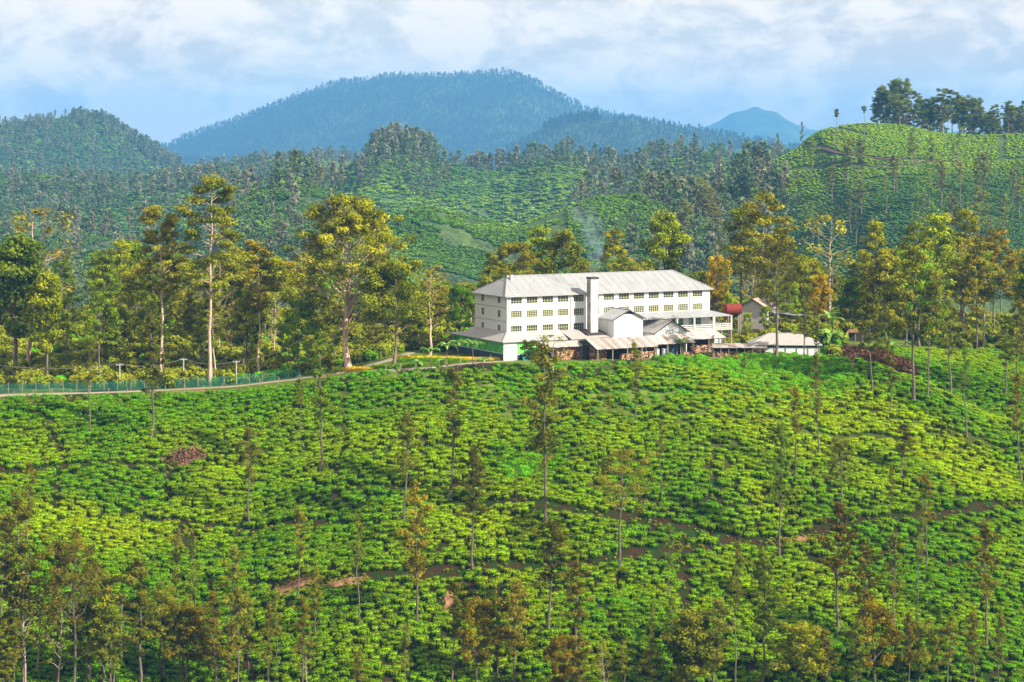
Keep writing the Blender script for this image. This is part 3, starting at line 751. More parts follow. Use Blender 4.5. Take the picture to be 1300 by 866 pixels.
# ------------------------------------------------------------------ tea factory
LB, DB, HE, HR = 55.0, 16.2, 14.2, 18.3
fac = thing('tea_factory', (BX, BY, BZ), TH, "long white four storey tea factory with hipped tin roof on the hill brow", 'factory')
fx = [0.97 + 4.1 * k for k in range(13)]; WW, WH = 2.85, 1.62
rows = [(12.35, 3), (9.15, 4), (5.75, 2)]
holes = [(x, x + WW, z, z + WH) for z, _ in rows for x in fx if not (z == 5.75 and x > 38)]
vdoor = [(39.5, 42.8, 5.2, 7.9), (44.2, 47.6, 5.2, 7.9), (49.2, 52.6, 5.2, 7.9)]
mb = MB(); wall_holes(mb, (0, 0, 0), (1, 0, 0), LB, -1.5, HE, holes + vdoor, (0, 1, 0))
mb.add([(0, DB, -1.5), (LB, DB, -1.5), (LB, DB, HE), (0, DB, HE)], [(1, 0, 3, 2)])
mb.add([(LB, 0, -1.5), (LB, DB, -1.5), (LB, DB, HE), (LB, 0, HE)], [(0, 1, 2, 3)])
mb.obj('wall', M['white'], fac)
sh = []
for z, _ in rows:
    for yy, ww in ((3.4, 1.35), (11.6, 1.35)): sh.append((DB - yy - ww, DB - yy, z, z + WH))
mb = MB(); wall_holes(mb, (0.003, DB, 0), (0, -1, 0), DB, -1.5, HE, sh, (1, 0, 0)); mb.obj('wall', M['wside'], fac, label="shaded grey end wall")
mb = MB(); mb.box(.5, LB - .5, .5, DB - .5, -1, HE - .3); mb.obj('interior', M['inner'], fac)
mb = MB()   # pilasters and string courses
for k in range(14): 
    x = .12 + 4.1 * k
    if x < LB - .3: mb.box(x, x + .32, -.07, -.003, 0, HE - .05)
mb.box(LB - .3, LB + .05, -.08, .3, 0, HE - .05); mb.box(-.08, .1, -.08, .25, 0, HE - .05)
for z in (8.2, 11.4): mb.box(.3, LB - .4, -.05, -.004, z, z + .12)
mb.obj('pilaster', M['white'], fac)
mb = MB()
for z in (4.6, 8.2, 11.4): mb.box(-.05, -.001, .3, DB - .2, z, z + .14)
mb.obj('string_course', M['trim'], fac)
for ri, (z, nr) in enumerate(rows):
    ms = window_meshes(WW, WH, 5 if ri != 0 else 4, nr, bar=[.09, .11, .09][ri])
    for x in fx:
        if ri == 2 and x > 38: continue
        put_window(ms, fac, (x, 0, z), 0)
    ms = window_meshes(1.35, WH, 2, 2, fm='trim')
    for h in sh[ri * 2:ri * 2 + 2]: put_window(ms, fac, (0, DB - h[0], z), rad(-90))
msd = window_meshes(3.3, 2.7, 4, 2, fm='greenp')
for h in vdoor: put_window((msd[0], msd[1], msd[2]), fac, (h[0], 0, 5.2), 0, "glazed veranda door")
# roof
e = .75; ze = HE - .05
A, B_, C_, D_ = (-e, -e, ze), (LB + e, -e, ze), (LB + e, DB + e, ze), (-e, DB + e, ze)
R1, R2 = (4.4, DB / 2, HR), (LB - 5.2, DB / 2, HR)
mb = MB(); th = .14
lo = lambda p: (p[0], p[1], p[2] - th)
V_ = [A, B_, C_, D_, R1, R2] + [lo(p) for p in (A, B_, C_, D_)]
mb.add(V_, [(0, 1, 5, 4), (1, 2, 5), (2, 3, 4, 5), (3, 0, 4), (0, 6, 7, 1), (1, 7, 8, 2), (2, 8, 9, 3), (3, 9, 6, 0), (9, 8, 7, 6)])
roof = mb.obj('roof', M['wtin'], fac)
mb = MB()
for a, c in ((R1, R2), (A, R1), (B_, R2), (C_, R2), (D_, R1)): mb.beam((a[0], a[1], a[2] + .03), (c[0], c[1], c[2] + .03), .36, .12)
mb.obj('ridge_cap', M['trim'], roof)
mb = MB(); mb.beam((-e, -e - .08, ze - .1), (LB + e, -e - .08, ze - .1), .16); mb.beam((-e - .08, -e, ze - .1), (-e - .08, DB + e, ze - .1), .16)
mb.obj('gutter', M['trim'], roof)
mb = MB()
kf = (HR - ze) / (DB / 2 + e)
for i in range(1, 27):
    x = i * 2.08 - .3; yt = DB / 2
    if x < 4.4: yt = -e + (x + e) / (4.4 + e) * (DB / 2 + e)
    if x > LB - 5.2: yt = -e + (LB + e - x) / (5.2 + e) * (DB / 2 + e)
    mb.beam((x, -e + .02, ze + .02), (x, yt - .1, ze + (yt + e - .1) * kf + .02), .07, .05)
kl = (HR - ze) / (4.4 + e)
for i in range(1, 8):
    y = i * 2.08; xt = -e + (y + e) / (DB / 2 + e) * (4.4 + e) if y < DB / 2 else -e + (DB + e - y) / (DB / 2 + e) * (4.4 + e)
    mb.beam((-e + .02, y, ze + .02), (xt - .1, y, ze + (xt + e - .1) * kl + .02), .07, .05)
mb.obj('roof_seam', M['trim'], roof)
mb = MB(); mb.box(4.0, 4.75, 5.9, 6.5, HR - 2.6, HR + .35); mb.obj('vent_stack', M['trim'], roof)
for x in (.35, 16.6, 33.0, 49.4):
    mb = MB(); mb.beam((x, -.12, .5), (x, -.12, HE - .2), .12); mb.obj('downpipe', M['trim'], fac)
# chimney
ch = thing('chimney', b2w(20.85, -2.9, 0), TH, "tall white square chimney with soot-black cap in front of the factory wall", 'chimney')
mb = MB(); mb.box(-.98, .98, -.9, .9, 0, 17.7); mb.obj('shaft', M['chim'], ch)
mb = MB(); mb.box(-1.12, 1.12, -1.04, 1.04, 17.7, 18.15); mb.obj('cap', M['sootcap'], ch)
mb = MB(); mb.box(-1.0, -.982, -.86, .86, 5.6, 17.5); mb.obj('soot_streak', simple("soot", (.13, .12, .115), (.36, .34, .32), .6), ch)  # left face darkened: real staining, plus its shade put into the colour
mb = MB(); mb.slab([(-2.4, -1.8, 5.2), (2.6, -1.8, 5.2), (2.6, 2.2, 5.9), (-2.4, 2.2, 5.9)], .45); mb.obj('flashing', M['dark'], ch)

# veranda at the right end
ver = thing('veranda', b2w(0, 0, 0), TH, "white railed upper veranda with columns along the right end of the factory", 'veranda')
mb = MB()
x0, x1 = 31.0, LB + 4.0; yo = -4.2
mb.slab([(x0, -.01, 9.0), (x0, yo, 7.9), (x1, yo, 7.9), (LB, -.01, 9.0)], .12); mb.slab([(LB + .01, 0, 9.0), (x1 + .02, yo, 7.9), (x1 + .02, 8, 7.9), (LB + .01, 8, 9.0)], .12)
mb.obj('roof', M['wtin'], ver)
mb = MB(); mb.box(x0, x1, yo + .1, -.02, 4.5, 4.85); mb.box(LB + .05, x1 - .01, -.01, 8, 4.51, 4.84); mb.obj('deck', M['conc'], ver)
cols = [(38.2, yo + .35), (43.4, yo + .35), (48.2, yo + .35), (53.6, yo + .35), (x1 - .3, yo + .35), (x1 - .3, 3.5), (x1 - .3, 7.6)]
for cx, cy in cols:
    mb = MB(); mb.box(cx - .16, cx + .16, cy - .16, cy + .16, 4.86, 7.85); mb.obj('column', M['whitep'], ver)
for (ax, ay), (bx, by) in zip(cols[:-1], cols[1:]):
    mb = MB(); a = Vector((ax, ay, 0)); b_ = Vector((bx, by, 0)); d = (b_ - a).normalized(); Ln = (b_ - a).length
    a2 = a + d * .17; b2 = b_ - d * .17
    for z in (5.05, 5.5, 5.95): mb.beam(a2 + Vector((0, 0, z)), b2 + Vector((0, 0, z)), .1)
    for i in range(1, int(Ln / .5)): q = a + d * i * .5; mb.beam(q + Vector((0, 0, 4.86)), q + Vector((0, 0, 6.0)), .06)
    mb.obj('railing', M['whitep'], ver)
for cx in (LB + 3.7, LB + 1.0, 50.5, 46):
    mb = MB(); mb.box(cx - .15, cx + .15, yo + .3, yo + .6, -.8, 4.5); mb.obj('post', M['wood'], ver)
mb = MB(); mb.box(38, LB + 3, -.9, -.3, .0, 4.4); mb.obj('back_wall', M['wside'], ver)

# glazed green wing round the left corner
wing = thing('glazed_wing', b2w(0, 0, 0), TH, "low wing with green glazed windows wrapped round the left factory corner", 'building')
wx, wy, wb = -3.0, -4.0, 23.5
mb = MB()
mb.slab([(-.002, -.002, 6.1), (-.002, 16.9, 6.1), (wx - .6, 16.9, 4.2), (wx - .6, wy - .6, 4.2)], .12); mb.slab([(1.0, 16.93, 4.4), (1.0, wb, 4.4), (wx - .6, wb, 4.19), (wx - .6, 16.93, 4.19)], .12)
mb.slab([(0, 0, 6.1), (wx - .6, wy - .6, 4.2), (13.5, wy - .6, 4.2), (13.5, 0, 6.1)], .12)
mb.obj('roof', M['stin'], wing)
mb = MB(); mb.beam((0, 0, 6.16), (wx - .6, wy - .6, 4.26), .25, .1); mb.beam((wx - .65, wy - .65, 4.15), (13.5, wy - .65, 4.15), .14); mb.beam((wx - .65, wy - .65, 4.15), (wx - .65, wb, 4.15), .14); mb.obj('ridge_cap', M['trim'], wing)
mb = MB(); mb.box(wx, wx + 3.4, wy, wy + .3, -.5, 4.2); mb.obj('wall', M['white'], wing)
mb = MB(); mb.box(wx, wx + .3, wy + .3, wb, -.8, 1.5); mb.box(wx + 3.4, 13.4, wy + .02, wy + .3, -.8, 1.2); mb.obj('wall', M['bluewall'], wing, label="dark blue dado wall")
mb = MB(); mb.box(wx + .02, wx + .28, wy + .3, wb, 3.75, 4.18); mb.box(wx + 3.4, 13.4, wy + .04, wy + .28, 3.8, 4.18); mb.obj('lintel', M['trim'], wing)
n = 0
y = wy + .3
msg = window_meshes(2.3, 2.24, 4, 1, 'greenp', 'gpane', .1)
while y + 2.3 < wb:
    put_window(msg, wing, (wx, y + 2.3, 1.5), rad(-90)); 
    mb = MB(); mb.box(wx + .03, wx + .27, y + 2.3, y + 2.55, 1.5, 3.75); mb.obj('mullion', M['greenp'], wing); y += 2.55
msf = window_meshes(1.9, 2.6, 4, 3, 'greenp', 'gpane', .1)
for x in (0.45, 2.5, 4.55, 6.6, 8.65, 10.7): put_window(msf, wing, (x, wy, 1.2), 0)
# old flat roof strip over the middle, up to the chimney
mid = thing('lean_to_building', b2w(0, 0, 0), TH, "grey lean-to with stained tin roof between the glazed wing and the chimney", 'building')
mb = MB(); mb.slab([(13.55, -.02, 5.9), (13.55, -6.0, 4.3), (26.5, -6.0, 4.5), (26.5, -.02, 5.9)], .12); mb.obj('roof', M['stin'], mid, color=(.95, .9, .88))
mb = MB(); mb.box(13.6, 26.4, -5.4, -5.1, -.5, 4.2); mb.obj('wall', M['wside'], mid)

# gabled annexes
def gabled(name, lx0, lx1, yf, yb, he, hr, wallm, roofm, label, cat='building', rcol=(1, 1, 1), over=.5, gable_dark=True, base=-.5):
    t = thing(name, b2w(0, 0, 0), TH, label, cat); xm = (lx0 + lx1) / 2
    mb = MB(); mb.add([(lx0, yf, base), (lx1, yf, base), (lx1, yf, he), (xm, yf, hr - .15), (lx0, yf, he), (lx0, yb, base), (lx0, yb, he), (lx1, yb, base), (lx1, yb, he), (xm, yb, hr - .15)],
                      [(0, 1, 2, 3, 4), (5, 0, 4, 6), (1, 7, 8, 2), (7, 5, 6, 9, 8)]); mb.obj('wall', wallm, t)
    k = (hr - he) / (xm - lx0); ez = he - over * k
    mb = MB(); mb.slab([(lx0 - over, yf - over, ez), (xm - .001, yf - over, hr), (xm - .001, yb, hr), (lx0 - over, yb, ez)], .12)
    mb.slab([(xm + .001, yf - over, hr), (lx1 + over, yf - over, ez), (lx1 + over, yb, ez), (xm + .001, yb, hr)], .12)
    r_ = mb.obj('roof', roofm, t, color=rcol)
    mb = MB(); mb.beam((xm, yf - over, hr + .05), (xm, yb, hr + .05), .3, .1); mb.obj('ridge_cap', M['trim'], r_)
    mb = MB(); mb.beam((lx0 - over, yf - over - .04, ez - .12), (xm, yf - over - .04, hr - .12), .07, .24); mb.beam((xm, yf - over - .04, hr - .12), (lx1 + over, yf - over - .04, ez - .12), .07, .24); mb.obj('bargeboard', M['dark'], t)
    if gable_dark:
        zc = he + .45 * (hr - he)
        mb = MB(); mb.add([(xm - (hr - zc) / k + .2, yf - .03, zc), (xm + (hr - zc) / k - .2, yf - .03, zc), (xm, yf - .03, hr - .2)], [(0, 1, 2)]); mb.obj('gable_vent', M['dark'], t)
    return t
an = gabled('annex', 24.2, 32.0, -7.0, -.01, 8.7, 10.6, M['white'], M['wtin'], "white gabled annex with dark gable vent jutting from the factory front", rcol=(1.35, 1.35, 1.35))
mb = MB(); mb.box(24.15, 24.199, -6.9, -.1, 0, 8.1); mb.obj('wall', M['wside'], an, label="shaded side wall")  # thin greyer sheet over the side wall, its shade is in the colour
mb = MB()
for x in (26.2, 28.2, 30.2): mb.box(x, x + .08, -7.04, -7.001, 1, 8.6)
mb.obj('wall_rib', M['whitep'], an)
gabled('annex', 34.2, 42.8, -9.0, -1.0, 5.4, 7.9, M['white'], M['stin'], "lower pale gabled annex between the tall annex and the veranda", rcol=(1.15, 1.12, 1.1), gable_dark=False)

# sheds with separate roof sheets
def shed(name, lx0, lx1, yr, yf, zr, zf, label, mat, n, cols, posts=True, yb=None, zb=None, gable=True, backwall=True, zbase=0.):
    """open shed: ridge along the factory, front slope yr->yf, back slope yr->yb"""
    t = thing(name, b2w(0, 0, 0), TH, label, 'shed'); w = (lx1 - lx0) / n
    for i in range(n):
        a, c = lx0 + i * w, lx0 + (i + 1) * w + .06; dz = .025 * (i % 2)
        mb = MB(); mb.slab([(a, yr, zr + dz), (a, yf + .12 * math.sin(i * 2.1), zf + dz), (c, yf + .12 * math.sin(i * 2.1), zf + dz), (c, yr, zr + dz)], .04)
        mb.obj('roof_sheet', mat, t, color=cols[i % len(cols)])
    if yb is not None:
        mb = MB(); mb.slab([(lx0, yr, zr - .03), (lx1, yr, zr - .03), (lx1, yb, zb), (lx0, yb, zb)], .05); mb.obj('roof_slope', mat, t)
        if gable:
            mb = MB(); mb.add([(lx0 + .15, yf + .2, zf - .1), (lx0 + .15, yb, zb - .1), (lx0 + .15, yr, zr - .12)], [(0, 1, 2)]); mb.obj('gable', M['dark'], t)
            mb = MB(); mb.beam((lx0 - .02, yf, zf - .08), (lx0 - .02, yr, zr - .06), .1, .16); mb.beam((lx0 - .02, yb, zb - .06), (lx0 - .02, yr, zr - .06), .1, .16); mb.obj('bargeboard', M['trim'], t)
    mb = MB(); mb.beam((lx0, yf + .3, zf - .18), (lx1, yf + .3, zf - .18), .14); mb.obj('beam', M['dark'], t)
    if posts:
        k = max(2, int((lx1 - lx0) / 3.3))
        for i in range(k + 1):
            x = lx0 + .3 + (lx1 - lx0 - .6) * i / k; mb = MB(); mb.box(x - .09, x + .09, yf + .2, yf + .4, -1.5, zf - .25); mb.obj('post', M['wood'], t)
    if backwall:
        mb = MB(); mb.box(lx0 + .3, lx1 - .3, yr + .1, yr + .25, -1., zr - .15); mb.obj('back_wall', M['dark'], t)
    return t
G1 = [(1.2, 1.2, 1.2), (.98, .88, .80), (1.1, 1.08, 1.06), (.86, .70, .60), (1.15, 1.08, 1.03), (.95, .86, .78)]
G2 = [(1.25, 1.25, 1.25), (1.15, 1.1, 1.08), (1.2, 1.18, 1.15), (1.05, .98, .93)]
shed('firewood_shed', 14.6, 30.8, -10.6, -15.8, 4.7, 2.7, "open firewood shed with rust streaked tin roof and dark gable before the factory", M['rtin'], 14, G1, yb=-5.9, zb=3.7)
shed('small_shed', 4.6, 14.4, -7.1, -9.8, 4.1, 3.0, "small tin roofed shed with dark gable beside the glazed wing", M['rtin'], 8, G2, yb=-4.65, zb=3.3)
shed('canopy', 31.0, 42.2, -10.2, -13.6, 4.7, 2.9, "patched pale canopy roof on posts right of the rusty shed", M['rtin'], 9, [(1.3, 1.3, 1.3), (1.2, 1.1, 1.05), (1.35, 1.35, 1.35), (1., .8, .7)])
shed('canopy', 44.0, 53.5, -5.0, -9.6, 4.6, 3.2, "long sloping white canopy below the veranda", M['rtin'], 8, [(1.35, 1.35, 1.35), (1.25, 1.2, 1.18), (1.4, 1.4, 1.4)])

# stacked firewood: ends of split logs
def log_stack(lx0, lx1, ly, z0, h, label, seed, parent=None, loc=None, rz=None):
    rr_ = random.Random(seed); mb = MB(); z = .12; row = 0
    while z < h:
        x = .1 + (.12 if row % 2 else 0)
        while x < (lx1 - lx0):
            r_ = rr_.uniform(.11, .17); mb.cyl((x, -rr_.uniform(0, .12), z), (x, 1.0, z + rr_.uniform(-.03, .03)), r_, n=5, mi=rr_.choice((0, 0, 1, 1, 2, 3))); x += r_ * 2
        z += .25; row += 1
    me = mb.mesh('log_pile', [M['log'], M['straw'], M['palewood'], M['dark']])
    l = loc or b2w(lx0, ly, z0)
    t = thing('firewood_stack', l, TH if rz is None else rz, label, 'firewood'); link('log_pile', me, t, kind='stuff')
for i, a in enumerate([(8.2, 14.2, -8.6, -.2, 3.0, "orange firewood stacked under the small tin shed"), (15.0, 19.0, -12.5, -.2, 2.9, "firewood heap behind the shed's dark gable end"),
          (21.5, 25.6, -15.0, -.4, 1.7, "firewood stacked behind the rusty shed's front posts"), (25.9, 30.6, -15.0, -.4, 2.0, "firewood stack at the right end of the rusty shed"),
          (44.5, 52.5, -9.0, -.3, 2.0, "firewood stack under the white canopy below the veranda"), (38.5, 41.8, -14.4, -.6, 1.6, "short firewood stack outside the patched canopy"),
          (54.0, 60.0, -8.6, -.6, 1.7, "firewood stack by the veranda's outer posts")]): log_stack(*a[:5], a[5], 40 + i)
# dark door and drum under the patched canopy
t = thing('shed_door', b2w(35.4, -12.2, -.5), TH, "dark blue shed door under the patched canopy", 'door')
mb = MB(); mb.box(0, 2.6, 0, .08, 0, 2.9); mb.obj('leaf', M['bluewall'], t); mb = MB(); mb.box(-.15, 0, -.05, .1, 0, 3.0); mb.box(2.6, 2.75, -.05, .1, 0, 3.0); mb.box(-.15, 2.75, -.052, .102, 3.0, 3.15); mb.obj('frame', M['trim'], t)
for lx, lab in ((32.2, "white upright drum left of the dark shed door"), (33.9, "grey upright drum beside the dark shed door")):
    t = thing('drum', b2w(lx, -13.0, -.5), TH, lab, 'drum'); mb = MB(); mb.cyl((0, 0, 0), (0, 0, 2.3), .45, n=14); mb.obj('barrel', M['whitep'] if lx < 33 else M['trim'], t)
    mb = MB(); [mb.cyl((0, 0, z), (0, 0, z + .07), .49, n=14) for z in (.1, 1.1, 2.2)]; mb.obj('hoop', M['trim'], t)
t = thing('tarpaulin', b2w(1.2, wy - 1.2, -.5), TH, "dark blue-green sheet draped over a heap by the green windows", 'tarpaulin')
mb = MB(); mb.slab([(0, 0, 1.2), (3.4, -.2, .9), (3.9, 1.0, 1.9), (.2, 1.0, 2.2)], .05); mb.slab([(-.3, -.9, 0), (3.7, -1.1, 0), (3.4, -.2, .9), (0, 0, 1.2)], .05); mb.obj('sheet', M['tarp'], t)

# ------------------------------------------------------------------ houses at the right
def at(px, py): return px2w(px, py, 330, 700)
def hip_shed(name, loc, rz, L_, D_, he, hr, ins, label, wm, rm, rcol, openfrac=0, ov=.6):
    t = thing(name, loc, rz, label, 'building')
    mb = MB(); mb.box(0, L_ * (1 - openfrac), 0, .2, -1.0, he - .7, 0); mb.box(0, .2, .2, D_, -1, he - .01); mb.box(L_ - .2, L_, .0 if openfrac else .2, D_, -1, he - .01); mb.box(.2, L_ - .2, D_ - .2, D_ - .001, -1, he); mb.obj('wall', wm, t)
    mb = MB(); mb.box(.2, L_ - .2, .5, .7, -1, he - .01); mb.obj('interior', M['inner'], t)
    P4 = [(-ov, -ov, he - .05), (L_ + ov, -ov, he - .05), (L_ + ov, D_ + ov, he - .05), (-ov, D_ + ov, he - .05), (ins, D_ / 2, hr), (L_ - ins, D_ / 2, hr)]
    mb = MB(); mb.add(P4 + [(p[0], p[1], p[2] - .1) for p in P4[:4]], [(0, 1, 5, 4), (1, 2, 5), (2, 3, 4, 5), (3, 0, 4), (0, 6, 7, 1), (1, 7, 8, 2), (2, 8, 9, 3), (3, 9, 6, 0), (9, 8, 7, 6)])
    r_ = mb.obj('roof', rm, t, color=rcol); mb = MB(); mb.beam((ins, D_ / 2, hr + .03), (L_ - ins, D_ / 2, hr + .03), .3, .1); mb.obj('ridge_cap', M['trim'], r_)
    k = int(L_ / 2.6)
    for i in range(k + 1):
        x = .1 + (L_ - .2) * i / k; mb = MB(); mb.box(x - .1, x + .1, -.14, -.005, -1., he - .1); mb.obj('post', M['wood'], t)
    return t
x, y, z = 56.5, 500, 50.3
hip_shed('low_shed', (55.2, 499.0, 50.4), rad(-3), 15.6, 8.5, 2.9, 5.2, 4.2, "low white walled shed with weathered hipped roof on the brow, right of the factory", M['white'], M['stin'], (1.0, .97, .95))
t = thing('lean_to_shed', (46.0, 497.5, 50.3), rad(-2), "brownish lean-to roof on posts between the factory and low white shed", 'shed')
for i in range(7):
    mb = MB(); mb.slab([(i * 1.8, 3.0, 3.2), (i * 1.8, -.3 , 2.4), (i * 1.8 + 1.83, -.3, 2.42), (i * 1.8 + 1.83, 3.0, 3.22)], .04); mb.obj('roof_sheet', M['rtin'], t, color=G1[(i + 1) % 6])
    mb = MB(); mb.box(i * 1.8 + .1, i * 1.8 + .25, 0, .15, -1.2, 2.35); mb.obj('post', M['wood'], t)
mb = MB(); mb.box(0, 12.4, 3.0, 3.15, -1, 3.1); mb.obj('back_wall', M['dark'], t)
for i, (xx, w_, h_, lab) in enumerate([(46.3, 3.4, 1.9, "firewood stack at the left end of the lean-to"), (50.0, 3.6, 2.1, "firewood stack in the middle of the lean-to"), (54.0, 4.2, 2.2, "firewood stack where the lean-to meets the low shed")]):
    log_stack(0, w_, 0, 0, h_, lab, 60 + i, loc=(xx, 498.2, 49.8), rz=rad(-2))
# rail fence in front
t = thing('rail_fence', (44.5, 491.5, 49.6), rad(3), "rough grey post and rail fence along the brow below the woodpiles", 'fence')
for i in range(12):
    mb = MB(); mb.beam((i * 1.35, 0, -.8), (i * 1.35 + .05, 0, 1.7 + .1 * (i % 3)), .13); mb.obj('post', M['wood'], t)
for i in range(11):
    for z_ in (.7, 1.35):
        mb = MB(); mb.beam((i * 1.35 + .07, .1, z_), (i * 1.35 + 1.30, .1, z_ + .05), .09); mb.obj('rail', M['wood'], t)
# house behind
hx, hy = 57.0, 546.0; hz_ = float(Z(hx, hy))
t = thing('house', (hx, hy, hz_ + .5), rad(-24), "small gabled house with rusty tin roof beyond the factory's right end", 'house')
hw, hd, he, hr = 7.6, 9.0, 4.8, 7.1
mb = MB(); mb.add([(0, 0, -3), (hw, 0, -3), (hw, 0, he), (hw / 2, 0, hr - .1), (0, 0, he), (0, hd, -3), (0, hd, he), (hw, hd, -3), (hw, hd, he), (hw / 2, hd, hr - .1)], [(0, 1, 2, 3, 4), (5, 0, 4, 6), (1, 7, 8, 2), (7, 5, 6, 9, 8)]); mb.obj('wall', M['oldwall'], t)
k = (hr - he) / (hw / 2)
for sgn in (-1, 1):
    for i in range(8):
        y0_ = -.5 + i * 1.25; xe = hw / 2 + sgn * (hw / 2 + .6)
        mb = MB(); mb.slab([(hw / 2 + sgn * .001, y0_, hr + .02 * (i % 2)), (xe, y0_, he - .6 * k + .02 * (i % 2)), (xe, y0_ + 1.27, he - .6 * k + .02 * (i % 2)), (hw / 2 + sgn * .001, y0_ + 1.27, hr + .02 * (i % 2))][::sgn], .05); mb.obj('roof_sheet', M['rtin'], t, color=[(1.2, 1.1, 1.0), (1.2, .8, .6), (1.3, 1.15, 1.05), (1.1, .68, .5)][(i + (sgn > 0)) % 4])
mb = MB(); mb.beam((-.6, -.55, he - .65 * k), (hw / 2, -.55, hr - .06), .06, .25); mb.beam((hw / 2, -.55, hr - .06), (hw + .6, -.55, he - .65 * k), .06, .25); mb.obj('bargeboard', M['dark'], t)
mb = MB(); mb.slab([(hw, 1, 3.9), (hw + 9, 1, 3.0), (hw + 9, 6, 3.0), (hw, 6, 3.9)], .1); mb.obj('porch_roof', M['wtin'], t)
for xx in (hw + 3, hw + 6, hw + 8.6): mb = MB(); mb.box(xx, xx + .15, 1.2, 1.35, -2.5, 3.0); mb.obj('post', M['wood'], t)
# red tank
t = thing('water_tank', (52.6, 533.0, float(Z(52.6, 533.)) + .2), rad(10), "red round ended water tank lying on a stand before the small house", 'tank')
tz = H - (393 - HY) / F * 533. - float(Z(52.6, 533.)) - .2
mb = MB(); mb.cyl((0, 0, tz), (3.8, 0, tz), 1.35, n=20); mb.cyl((-.35, 0, tz), (0, 0, tz), .95, 1.33, 20); mb.obj('drum', M['red'], t)
mb = MB(); mb.cyl((-.38, 0, tz), (-.36, 0, tz), .9, n=16); [mb.cyl((a, 0, tz), (a + .1, 0, tz), 1.39, n=20) for a in (.4, 1.9, 3.4)]; mb.obj('band', simple("dull_red", (.2, .03, .03), (.28, .05, .04)), t)
mb = MB(); [mb.beam((a, c, -.8), (a, c, tz - 1.0), .2) for a in (.4, 3.4) for c in (-.9, .9)]; mb.obj('stand', M['wood'], t)
# little hut at far right
hx, hy, hzz = at(1086, 434)
t = thing('hut', (hx, hy, hzz), rad(-8), "small dark open hut with brown roof beside the banana plants", 'hut')
mb = MB(); mb.slab([(-2.3, -1.6, 2.5), (2.3, -1.6, 2.5), (1.6, 0.5, 3.2), (-1.6, .5, 3.2)], .1); mb.slab([(-1.6, .5, 3.2), (1.6, .5, 3.2), (2.3, 2.2, 2.5), (-2.3, 2.2, 2.5)], .1); mb.obj('roof', M['straw'], t)
mb = MB(); mb.box(-1.8, 1.8, 1.5, 1.7, -.5, 2.5); mb.box(-1.9, -1.75, -1.2, 1.5, -.5, 2.5); mb.obj('wall', M['dark'], t)
for a in (-1.8, 0, 1.8): mb = MB(); mb.box(a - .08, a + .08, -1.4, -1.25, -.5, 2.5); mb.obj('post', M['wood'], t)

# ------------------------------------------------------------------ road, garden, fence
def ribbon(name, pts, w, mat, zo=.05, step=1.5, kind='structure'):
    W_ = [np.array(p[:2]) for p in pts]; P = [W_[0]]
    for a, c in zip(W_[:-1], W_[1:]):
        n_ = max(1, int(np.linalg.norm(c - a) / step)); P += [a + (c - a) * (i + 1) / n_ for i in range(n_)]
    P = np.array(P)
    for _ in range(6): P[1:-1] = (P[:-2] + P[1:-1] * 2 + P[2:]) / 4
    T = np.gradient(P, axis=0); T /= np.linalg.norm(T, axis=1)[:, None]; N = np.stack([-T[:, 1], T[:, 0]], 1)
    us = np.array([-1, -.5, 0, .5, 1]) * w / 2
    G_ = P[:, None, :] + N[:, None, :] * us[None, :, None]
    zc = Z(G_[:, :, 0], G_[:, :, 1]); zc = np.maximum(zc.max(1)[:, None] * .6 + zc * .4, zc) + zo
    v = np.concatenate([G_, zc[:, :, None]], 2)
    skirt = v.copy()[:, [0, -1]]; skirt[:, :, 2] -= .7
    v = np.concatenate([skirt[:, :1], v, skirt[:, 1:]], 1); c_ = 7
    v = v.reshape(-1, 3); i = (np.arange(len(P) - 1)[:, None] * c_ + np.arange(c_ - 1)[None]).ravel()
    return link(name, mesh_np(name, v, np.stack([i, i + 1, i + 1 + c_, i + c_], 1)[:, ::-1], mats=[mat], smooth=True), kind=kind), P
rp = [at(*p) for p in ROADPX]
ro, RP = ribbon('road', rp + [(-35, 492), (-28, 500), (-24, 512)], 2.5, M['road'])
ribbon('path', [at(440, 474), at(500, 472), at(560, 466), at(600, 461), at(650, 458)], 1.6, M['road'], .06)
